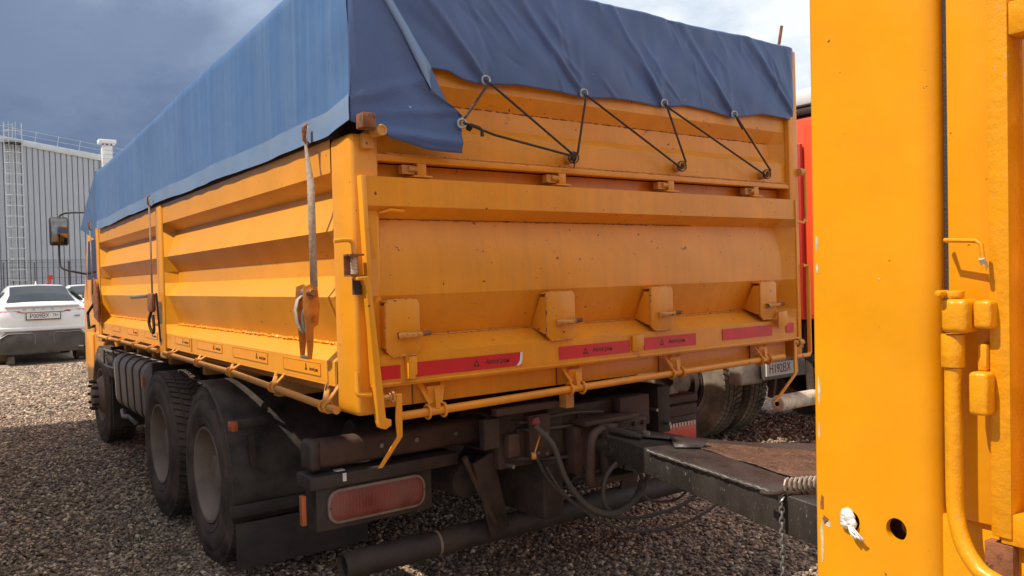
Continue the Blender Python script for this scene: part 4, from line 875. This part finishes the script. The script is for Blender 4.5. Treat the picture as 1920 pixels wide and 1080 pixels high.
for i in range(34):
    t = i / 33; y = -.22 - 1.6 * t; xl = 1.40 - .04 * t; xr_ = ip_(-y, [(-a, b) for a, b in FAR]) + .03
    rows.append([(xl + (xr_ - xl) * j / 16, y, dz(y) + .003 - .028 * (j / 16) + .003 * math.sin(j * 2.1 + i * 1.3) - .010 * math.sin(math.pi * j / 16) * min(1, t * 4)) for j in range(17)])
MB().grid(rows).build('drawbar_deck', 'deck_rust', TR, angle=60, thick=.004)
MB().add([(1.28, .02, -.256), (1.42, .03, -.280), (1.53, -.16, -.290), (1.52, -.30, -.286), (1.40, -.34, -.272), (1.29, -.20, -.262)], [(0, 1, 2, 3, 4, 5)]).build('nose_plate', 'drawbar', TR, thick=.005)
MB().add([(1.38, -.30, -.262), (1.50, -.42, -.268), (1.40, -.47, -.285), (1.30, -.40, -.280)], [(0, 1, 2, 3)]).build('bent_plate', 'drawbar', TR, thick=.005)
MB().tube([(1.22, .02, -.31), (1.22, .0, -.31), (1.26, -.10, -.31)], [.05, .05, .045], 12).build('drawbar_eye', 'drawbar', TR)
MB().tube([(1.24, -.02, -.255), (1.25, -.12, -.248), (1.28, -.22, -.262)], [.014, .020, .012], 8).build('grease_rag', 'drawbar', TR)
MB().cyl((1.33, -.20, -.262), (1.33, -.20, -.245), .020, 10).build('nose_bolt', 'dull_steel', TR)
MB().cyl((1.19, -.10, -.33), (1.205, -.10, -.33), .022, 12).build('side_bolt', 'drawbar', TR)
seamline([(1.186, -.35, dz(-.35) - .004), (1.172, -1.0, dz(-1.0) - .004)], TR, .004, 'dull_steel')
# spiral cable and chain
SP = thing('coiled_cable', 'grey spiral cable lying along the drawbar next to the trailer post', 'cable', (1.25, -1.1, -.32))
MB().tube([(1.185 + .10 * t / 96 * 1.9 + .024 * math.cos(t * .72), -1.035 - .045 * t / 96 * 2 , -.288 + .026 * math.sin(t * .72)) for t in range(0, 120)], .0055, 7).build('coil', 'silver', SP)
MB().tube([(1.19, -1.035, -.30), (1.15, -1.02, -.312), (1.12, -1.0, -.31), (1.13, -.97, -.315)], .009, 7, sub=3).build('cable_end', 'chassis', SP)
CH = thing('hanging_chain', 'twisted steel chain wrapped over the drawbar and hanging to the gravel', 'chain', (1.14, -1.03, -.6))
path = [(1.26, -1.06, -.318), (1.20, -1.04, -.318), (1.165, -1.03, -.335)] + [(1.163, -1.03, -.35 - k * .02) for k in range(34)]
for i, p in enumerate(path):
    d = Vector(path[min(i + 1, len(path) - 1)]) - Vector(path[i - 1 if i else 0]); d.normalize(); u = d.orthogonal().normalized(); w_ = d.cross(u)
    q = u if i % 2 else w_
    L_ = .0135; wd = .008; P = Vector(p)
    MB().tube([P + d * (L_ * math.cos(2 * math.pi * k / 10)) + q * (wd * math.sin(2 * math.pi * k / 10)) for k in range(10)], .0038, 5, close=True).build('chain_link', 'dull_steel', CH)
# air hoses between truck and trailer
HOSE = [('thick grey air hose looping lowest under the tow hitch', [(.86, .02, -.17), (.93, -.02, -.26), (.98, -.05, -.42), (1.06, -.10, -.54), (1.18, -.14, -.585), (1.30, -.16, -.53), (1.38, -.16, -.43), (1.36, -.14, -.34)], .0135),
        ('second air hose hanging in a narrow loop below the drawbar nose', [(1.20, -.14, -.36), (1.15, -.12, -.42), (1.14, -.11, -.52), (1.18, -.12, -.585), (1.28, -.12, -.58), (1.36, -.13, -.48), (1.33, -.14, -.40)], .010),
        ('thin black cable running low behind the air hoses towards the trailer', [(.88, .05, -.30), (.98, .05, -.46), (1.15, .0, -.60), (1.40, -.05, -.67), (1.65, -.10, -.65), (1.80, -.16, -.56), (1.86, -.3, -.45)], .008),
        ('long black cable sagging furthest down over the gravel', [(.92, .02, -.36), (1.02, -.02, -.52), (1.25, -.08, -.68), (1.50, -.12, -.73), (1.72, -.16, -.70), (1.88, -.2, -.62), (1.92, -.35, -.46)], .007),
        ('short curled cable under the near drawbar arm', [(1.28, -.22, -.45), (1.27, -.24, -.50), (1.32, -.26, -.535), (1.42, -.3, -.53), (1.48, -.34, -.46)], .006)]
for lb, p, r_ in HOSE:
    tag(MB().tube(p, r_, 9, sub=6).build('air_hose', 'hose', None, loc=p[3]), lb, 'hose', 'hoses between truck and trailer')
MB().tube([(.92, .08, -.15), (.89, .02, -.22), (.84, .0, -.29)], .0035, 6).build('release_wire', 'yellow', T)
MB().cyl((.825, .0, -.295), (.842, -.01, -.295), .015, 10).build('release_tag', 'yellow_dirty', T)
# rag in the hole of the trailer post
k = MB(); random.seed(3)
for (dy, dz, rx) in ((0, .008, .013), (.004, -.004, .011), (-.006, -.002, .011), (-.001, .014, .009)):
    n = 8; rows = []
    for i in range(7):
        ph = math.pi * i / 6; rows.append([(-.006 + rx * .8 * math.cos(ph) * -1 * .6, -2.004 + dy + rx * math.sin(ph) * math.cos(2 * math.pi * j / n) * random.uniform(.75, 1.1), .052 + dz + rx * math.sin(ph) * math.sin(2 * math.pi * j / n) * random.uniform(.75, 1.1)) for j in range(n + 1)])
        rows[-1][-1] = rows[-1][0]
    k.grid(rows)
rows = [[(-.012 - .003 * math.sin(j * 2.4 + i), -2.008 - (.004 + .003 * i) + (.006 + .0010 * i) * (j / 5 - .5) * 2 - .001 * i, .046 - .0050 * i) for j in range(6)] for i in range(5)]
k.grid(rows)
tag(k.build('white_rag', 'cloth_white', None, angle=60, thick=.0015, loc=(-.01, -2.004, .05)), 'crumpled white rag stuffed into the left hole of the trailer post', 'rag')

# ------------------------------------------------------------------ red truck behind on the right
RT = thing('red_truck', 'red dump truck parked behind the right corner of the orange truck', 'truck', (5.2, 3, GZ))
MB().box(4.165, 4.19, .55, .86, .13, 1.60).build('side_door', 'red_truck', RT, bevel=.01)
MB().box(4.12, 4.16, .86, .93, .10, 1.45).build('hinge_column', 'red_dark', RT, bevel=.01)
MB().box(4.2, 6.6, .20, .29, .15, 1.62).build('tailgate', 'red_truck', RT, bevel=.02)
MB().box(4.17, 6.6, .30, 6.0, .10, 1.66).build('dump_body', 'red_truck', RT, bevel=.03)
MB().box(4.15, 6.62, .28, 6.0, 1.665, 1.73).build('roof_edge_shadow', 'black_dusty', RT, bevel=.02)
CV = MB().box(4.13, 6.65, .25, 6.02, 1.735, 1.86).build('white_top_cover', 'white', RT, bevel=.02)
e = MB()
for s in (-1, 1): e.prism([(1.02, 1.785), (1.02 + s * .05, 1.825), (1.02 + s * .075, 1.815), (1.02 + s * .045, 1.795), (1.02, 1.765)], 'x', 4.120, 4.129)
e.build('cover_emblem', 'dull_steel', CV)
MB().box(4.150, 4.164, .99, 1.05, .46, .56).build('hinge_patch', 'dark_metal', RT); MB().box(4.150, 4.164, .98, 1.05, .30, .43).build('orange_reflector', 'orange_lens', RT)
for x in (4.5, 5.9): MB().box(x, x + .1, 1.62, 6, -.45, .04).build('chassis_rail', 'chassis', RT)
# its wheels
def red_wheel(x, y):
    o = w1.copy(); COL.objects.link(o); o.parent = RT; o.scale = (1.05, 1.1, 1.1); W[o] = Vector((x, y, GZ + .52)); o.location = W[o] - W[RT]
    for ch in w1.children:
        c = ch.copy(); COL.objects.link(c); c.parent = o
        c.data = c.data.copy(); c.data.materials.clear(); c.data.materials.append(M['tyre_grey'] if ch.name.startswith('tyre') else M['chassis'])
for x, y in ((4.2, 2.24), (4.55, 2.24), (6.1, 2.24), (4.2, 3.5)): red_wheel(x, y)
MB().cyl((4.35, 2.24, GZ + .52), (6.3, 2.24, GZ + .52), .10, 12).build('axle', 'chassis', RT)
BP = MB().box(4.12, 4.42, 1.46, 1.60, -.47, -.16).build('rear_fender', 'silver', RT, bevel=.03, seg=3)
MB().box(4.36, 5.0, 1.40, 1.45, -.44, -.12).build('plate_carrier', 'dull_steel', RT, bevel=.01)
NP = MB().box(4.36, 4.80, 1.385, 1.397, -.405, -.295).build('number_plate', 'plate', RT)
text('Н192ВХ', .105, (4.54, 1.383, -.350), (1, 0, 0), (0, 0, 1), NP, 'black_print', name='plate_number', sx=.80); text('16', .075, (4.75, 1.383, -.34), (1, 0, 0), (0, 0, 1), NP, 'black_print', name='plate_region', sx=.8)
b = MB(); b.lathe([(0, .02), (-.002, .045), (.004, .058), (.02, .061), (.06, .061), (.062, .064), (.10, .064), (.102, .061), (2.3, .061)], (3.93, .98, -.535), 24); b.build('underrun_tube', 'pale_pipe', RT)
MB().bar((4.4, 1.0, -.5), (4.5, 1.1, .05), .05, .05).build('underrun_bracket', 'chassis', RT)
for a, c in (((4.5, 1.3, -.1), (5.2, 1.3, -.45)), ((4.7, 1.5, 0), (4.5, 1.45, -.6)), ((4.2, 1.5, -.42), (5.6, 1.5, -.44))): MB().bar(a, c, .05, .05).build('chassis_brace', 'chassis_red', RT)

# ------------------------------------------------------------------ cars
def car(cx, cy, w, label, plate_=True, hero=True):
    c = thing('white_car', label, 'car', (cx, cy, GZ), 'white cars parked by the warehouse'); s = w / 2; L = 4.3 * w / 1.85
    # half cross-sections along the length: (y, roof z, shoulder z, half widths)
    st = [(0, -.06, -.06, .70, .86), (.05, .10, .02, .80, .95), (.12, .20, .10, .84, .98), (.30, .235, .17, .82, 1.0), (.62, .40, .22, .70, 1.0), (1.05, .585, .24, .66, 1.0), (1.7, .61, .24, .68, 1.0), (2.5, .56, .22, .67, 1.0), (3.1, .25, .18, .78, .99), (3.9, .12, .05, .78, .94), (4.25, -.1, -.15, .70, .85)]
    k_ = w / 1.85; rows = []
    for (y, zr, zs, hr, hs) in st:
        Y = cy + y * k_; zb = -.78 + (.12 if y < .2 or y > 3.9 else 0)
        pts = [(-hs * .94, zb), (-hs, -.45), (-hs, -.12), (-hs * .985, zs - .02), (-hs * .95, zs + .01), (-(hs * .3 + hr * .68), (zs + zr) / 2), (-hr * .985, zr - .05 * (zr > zs)), (-hr * .86, zr), (-hr * .5, zr + .012), (0, zr + .018)]
        row = [(cx + x * s, Y, z) for x, z in pts] + [(cx - x * s, Y, z) for x, z in pts[-2::-1]]
        rows.append(row)
    b = MB().grid(rows); n = len(rows[0]); b.f.append(tuple(range(n))); b.f.append(tuple(range(len(b.v) - n, len(b.v))))
    body = b.build('body', 'white_car', c, angle=32)
    def q(pts, name, m, par=body, th=.008):
        return MB().add([(cx + x * s, cy + y * k_, z) for x, y, z in pts], [tuple(range(len(pts)))]).build(name, m, par, thick=th)
    def brow(y):
        for a, c_ in zip(st, st[1:]):
            if a[0] <= y <= c_[0]:
                f = (y - a[0]) / (c_[0] - a[0]); return [p + (r_ - p) * f for p, r_ in zip(a, c_)]
    rows = []
    for k in range(13):
        y = .33 + .68 * k / 12; _, zr, zs, hr, hs = brow(y); wd = min(.93, 1.0 - .02 * 0) * hr
        rows.append([(cx + u * wd * s, cy + y * k_ - .012, zr + .014 + .018 * (1 - abs(u) ** 1.0) - .010 * abs(u) ** 6) for u in [-1 + 2 * m_ / 16 for m_ in range(17)]])
    MB().grid(rows).build('rear_window', 'glass_dark', body, angle=60)
    for sg in (-1, 1):
        q([(sg * .985, .75, .26), (sg * .985, 2.9, .24), (sg * .79, 2.45, .50), (sg * .76, 1.1, .53)], 'side_window', 'glass_dark', th=.02)
    q([(-.93, .07, .085), (-.50, .035, .075), (-.45, .03, .055), (-.93, .05, -.03), (-.98, .10, .0)], 'tail_light', 'lens_bright', th=.012)
    q([(.93, .07, .085), (.50, .035, .075), (.45, .03, .055), (.93, .05, -.03), (.98, .10, .0)], 'tail_light', 'lens_bright', th=.012)
    MB().box(cx - .80 * s, cx + .80 * s, cy + .0, cy + .12, .155, .185).build('spoiler', 'white_car', body, bevel=.01)
    MB().box(cx - .48 * s, cx + .48 * s, cy + .006, cy + .03, .035, .052).build('trunk_crease', 'chrome', body)
    MB().prism([(cx - .97 * s, -.50), (cx - .80 * s, -.345), (cx + .80 * s, -.345), (cx + .97 * s, -.50), (cx + .94 * s, -.79), (cx - .94 * s, -.79)], 'y', cy - .055, cy + .25).build('rear_bumper', 'car_black', body, bevel=.02)
    for sg in (-1, 1): MB().tube([(cx + sg * .92 * s, cy - .06, -.46), (cx + sg * .76 * s, cy - .065, -.375), (cx + sg * .24 * s, cy - .065, -.38), (cx + sg * .20 * s, cy - .065, -.44), (cx + sg * .20 * s, cy - .065, -.60)], .010, 6).build('bumper_trim', 'dull_steel', body)
    MB().box(cx - .96 * s, cx + .96 * s, cy - .03, cy + .3, -.340, -.25).build('bumper_step', 'white_car', body, bevel=.025, seg=3)
    MB().box(cx - .35 * s, cx + .35 * s, cy - .012, cy + .05, -.10, .03).build('plate_recess', 'white_car', body, bevel=.006)
    if plate_:
        p = MB().box(cx - .375 * s, cx + .375 * s, cy - .032, cy - .014, -.115, .038).build('plate_frame', 'car_black', body, bevel=.004)
        MB().box(cx - .355 * s, cx + .355 * s, cy - .037, cy - .0325, -.095, .030).build('number_plate', 'plate', p)
        text('Р009ВХ', .125, (cx - .085 * s, cy - .0385, -.035), (1, 0, 0), (0, 0, 1), p, 'black_print', name='plate_number', sx=.82); text('761', .085, (cx + .26 * s, cy - .0385, -.020), (1, 0, 0), (0, 0, 1), p, 'black_print', name='plate_region', sx=.85)
        for ch, dx in zip('HAVAL', (-.40, -.20, .0, .20, .40)): text(ch, .062, (cx + dx * s, cy - .004, .105), (1, 0, 0), (0, .15, 1), body, 'dull_steel', name='badge_letter', ext=.004, sx=1.5)
        MB().box(cx + .68 * s, cx + .80 * s, cy - .02, cy + .0, -.065, -.045).build('badge', 'dull_steel', body)
    MB().prism([(cy + 1.35 * k_, .618), (cy + 1.6 * k_, .62), (cy + 1.42 * k_, .70)], 'x', cx - .008, cx + .008).build('roof_aerial', 'white_car', body)
    for sg in (-1, 1):
        for y in (.85, 3.45):
            x = cx + sg * s * .88; MB().tube([(x - .11, cy + y * k_, GZ + .34), (x - .10, cy + y * k_, GZ + .34), (x + .10, cy + y * k_, GZ + .34), (x + .11, cy + y * k_, GZ + .34)], [.30, .34, .34, .30], 26).build('wheel', 'tyre', c)
        MB().box(cx + sg * (s + .10) - .09, cx + sg * (s + .10) + .09, cy + 2.45 * k_, cy + 2.6 * k_, .22, .36).build('door_mirror', 'white_car', body, bevel=.03)
    MB().box(cx - .8 * s, cx + .8 * s, cy + .2, cy + 4 * k_, -.80, -.74).build('underbody', 'car_black', c)
    return c
car(.585, 16.3, 1.68, 'white coupe SUV seen from behind, left of the orange truck cab')
car(-1.55, 17.2, 1.70, 'white car mostly cut off by the left picture edge', plate_=False)
car(2.25, 20.5, 1.70, 'white car almost hidden behind the orange truck cab, its dark window showing', plate_=False)
tag(MB().box(-.06, .10, 16.9, 17.05, GZ - .01, GZ + .16).build('wheel_chock', 'concrete', None, bevel=.02, loc=(0, 17, GZ)), 'pale stone block on the gravel under the white SUV bumper', 'block')

# ------------------------------------------------------------------ warehouse and yard behind
WH = thing('warehouse', 'large grey corrugated warehouse filling the left background', 'building', (4, 60, GZ))
def ztop(x): return 10.23 - (x - 3.9) * .146
x = -4.5; i = 0
while x < 14:
    xa, xb = x, x + .335
    rib = .05
    pass
    poly = [(xa, 60.0), (xa, 60.2), (xb, 60.2), (xb, 60.0), (xb - .03, 60.0), (xb - .035, 60.14), (xb - .085, 60.14), (xb - .09, 60.0)]
    b = MB(); n = len(poly); vs = [(p[0], p[1], GZ + 3.6) for p in poly] + [(p[0], p[1], ztop(p[0])) for p in poly]
    b.add(vs, [tuple(range(n)), tuple(range(n, 2 * n))] + [(k, (k + 1) % n, n + (k + 1) % n, n + k) for k in range(n)]).build('wall_panel', 'wall', WH)
    MB().prism(poly, 'z', GZ - .1, GZ + 3.58).build('lower_wall_panel', 'wall_dark', WH)
    x += .337; i += 1
MB().add([(-4.6, 59.9, ztop(-4.6)), (14, 59.9, ztop(14)), (14, 59.9, ztop(14) + .42), (-4.6, 59.9, ztop(-4.6) + .42), (-4.6, 60.3, ztop(-4.6)), (14, 60.3, ztop(14)), (14, 60.3, ztop(14) + .42), (-4.6, 60.3, ztop(-4.6) + .42)],
         [(0, 1, 2, 3), (4, 7, 6, 5), (0, 4, 5, 1), (3, 2, 6, 7), (0, 3, 7, 4), (1, 5, 6, 2)]).build('roof_flashing', 'galv', WH, bevel=.03)
MB().box(-4.6, 14, 60.21, 90, GZ, 8.6).build('warehouse_body', 'wall', WH)
for k in range(12):
    x = -3.2 + k * 1.32; MB().bar((x, 60.1, ztop(x) + .42), (x + .12, 60.1, ztop(x) + 1.15), .035, .035).build('railing_post', 'galv', WH)
for dz in (.78, 1.12): MB().bar((-4.2, 60.1, ztop(-4.2) + dz), (12.5, 60.1, ztop(12.5) + dz), .018, .018).build('railing_bar', 'galv', WH)
VT = MB().box(8.72, 9.38, 59.4, 59.85, 8.6, 10.55).build('vent_stack', 'white', WH, bevel=.02)
MB().box(8.50, 9.62, 59.2, 60.0, 10.68, 10.95).build('vent_cap', 'white', VT, bevel=.04)
for dx in (.05, .33, .60): MB().box(8.72 + dx, 8.72 + dx + .06, 59.5, 59.7, 10.55, 10.68).build('cap_post', 'dark_metal', VT)
for z in (9.0, 9.3, 9.6, 9.9, 10.2): MB().box(8.70, 9.40, 59.38, 59.398, z, z + .03).build('vent_seam', 'galv', VT)
LD = holder('ladder', (3.3, 59.4, GZ), WH)
for xx in (2.92, 3.40): MB().box(xx - .02, xx + .02, 59.36, 59.40, GZ, 11.6).build('ladder_rail', 'galv', LD)
for k in range(38): MB().bar((2.95, 59.39, GZ + .3 + k * .33), (3.37, 59.39, GZ + .3 + k * .33), .024, .024).build('rung', 'galv', LD)
for k in range(15):
    z = 1.2 + k * .70
    MB().tube([(2.92, 59.38, z), (2.85, 59.0, z), (3.1, 58.7, z), (3.5, 58.65, z), (3.85, 58.85, z), (3.92, 59.3, z), (3.80, 59.6, z)], .022, 5).build('cage_hoop', 'galv', LD)
for xx, yy in ((2.86, 59.0), (3.12, 58.7), (3.5, 58.65), (3.85, 58.85), (3.92, 59.3)): MB().box(xx - .014, xx + .014, yy - .014, yy + .014, 1.2, 11.6).build('cage_bar', 'galv', LD)
MB().box(2.9, 3.9, 59.0, 59.9, 10.25, 10.40).build('landing', 'dark_metal', LD)
# mesh fence in front of the warehouse and posts
FN = thing('yard_fence', 'low dark mesh fence running along the foot of the warehouse', 'fence', (4, 50, GZ))
for k in range(12): MB().box(-4 + k * 1.5, -3.95 + k * 1.5, 50, 50.05, GZ, 2.1).build('fence_post', 'dark_metal', FN)
for z in (-.6, 0, .6, 1.2, 1.8, 2.08): MB().box(-4, 12.5, 50.02, 50.035, z, z + .015).build('fence_wire', 'dark_metal', FN)
tag(MB().cyl((5.0, 48, GZ), (5.0, 48, 2.1), .06, 8).build('black_post', 'dark_metal', None, loc=(5, 48, GZ)), 'slim black post standing in front of the warehouse, right of the white SUV roof', 'post')
RM = thing('field_cultivator', 'red and black folded farm implement standing behind the white SUV', 'machine', (2.3, 34, GZ))
random.seed(11)
for (a, c, r_) in (((1.75, 34, .2), (1.9, 34, 1.2), .04), ((1.9, 34, .9), (2.2, 34, .5), .05), ((2.1, 34, .5), (2.5, 34, 1.25), .05), ((2.5, 34, 1.25), (2.9, 34, .8), .06), ((2.2, 34, .95), (3.1, 34, .72), .05), ((2.6, 34.1, .4), (2.6, 34.1, 1.5), .03), ((2.8, 34, .3), (3.2, 34, .8), .05), ((1.6, 34, .5), (3.3, 34, .55), .09), ((4.7, 34, .55), (5.4, 34, .6), .10), ((5.0, 34, .6), (5.4, 34, .9), .06)):
    MB().cyl(a, c, r_, 7).build('frame_tube', 'red_machine', RM)
MB().box(2.48, 2.68, 33.9, 33.95, 1.40, 1.62).build('warning_plate', 'red_machine', RM)
for k in range(9): MB().tube([(4.2 + k * .12, 34, .5), (4.25 + k * .13, 34, .9 + .1 * (k % 3)), (4.4 + k * .15, 34, 1.0 + .25 * (k % 2))], .022, 5).build('spring_tine', 'dark_metal', RM)
for x, y in ((1.8, 34), (2.9, 34), (4.9, 34)): MB().box(x - .05, x + .05, y - .05, y + .05, GZ, .55).build('frame_leg', 'dark_metal', RM)

RM.scale = (1, 1, .80)
# small weeds at the wheel track
random.seed(5); b = MB()
for cx, cy, rr, k in ((-.30, 2.45, .10, 60), (-.20, 2.05, .07, 40), (-.38, 2.9, .06, 24)):
    for _ in range(k):
        a = random.uniform(0, 6.28); q = rr * random.random() ** .5; x, y = cx + q * math.cos(a), cy + q * math.sin(a); h = random.uniform(.015, .045); d = random.uniform(-.02, .02); e_ = random.uniform(-.02, .02)
        b.add([(x - .0018, y, GZ), (x + .0018, y + .001, GZ), (x + d, y + e_, GZ + h)], [(0, 1, 2)])
M['weed'] = mat('weed_green', (.065, .085, .030), .7); tag(b.build('grass', 'weed', None, loc=(-.3, 2.4, GZ)), 'sparse green weeds growing through the gravel beside the rear wheels', 'grass', kind='stuff')

# ------------------------------------------------------------------ unseen tall truck added left of the camera to throw the foreground shade
NT = thing('added_shade_truck', 'tall blue tarped truck added out of view left of the camera to cast shade', 'truck', (-3.2, 2, GZ))
MB().box(-4.45, -1.95, .2, 5.16, .0, 2.965).build('cargo_box', 'tarp', NT, bevel=.03)
MB().box(-4.40, -1.98, 5.22, 8.0, -.62, 2.90).build('cab', 'white_car', NT, bevel=.10, seg=4)
MB().box(-4.0, -2.4, .4, 7.5, -.35, -.02).build('chassis_frame', 'chassis', NT)
MB().prism([(6.9, .9), (7.9, .9), (7.7, 1.9), (6.9, 1.95)], 'x', -2.004, -1.996).build('side_window', 'glass_dark', NT)
for y in (1.2, 2.5, 6.6):
    for x in (-4.4, -2.3): MB().cyl((x, y, GZ + .5), (x + .3, y, GZ + .5), .5, 32).build('wheel', 'tyre', NT, bevel=.03)

# the trailer stands nose-up by half a degree
piv = Vector((0, -1.95, -.05)); rm = Matrix.Rotation(R(.55), 3, 'X'); TR.location = piv + rm @ (TR.location - piv); TR.rotation_euler = (R(.55), 0, 0)
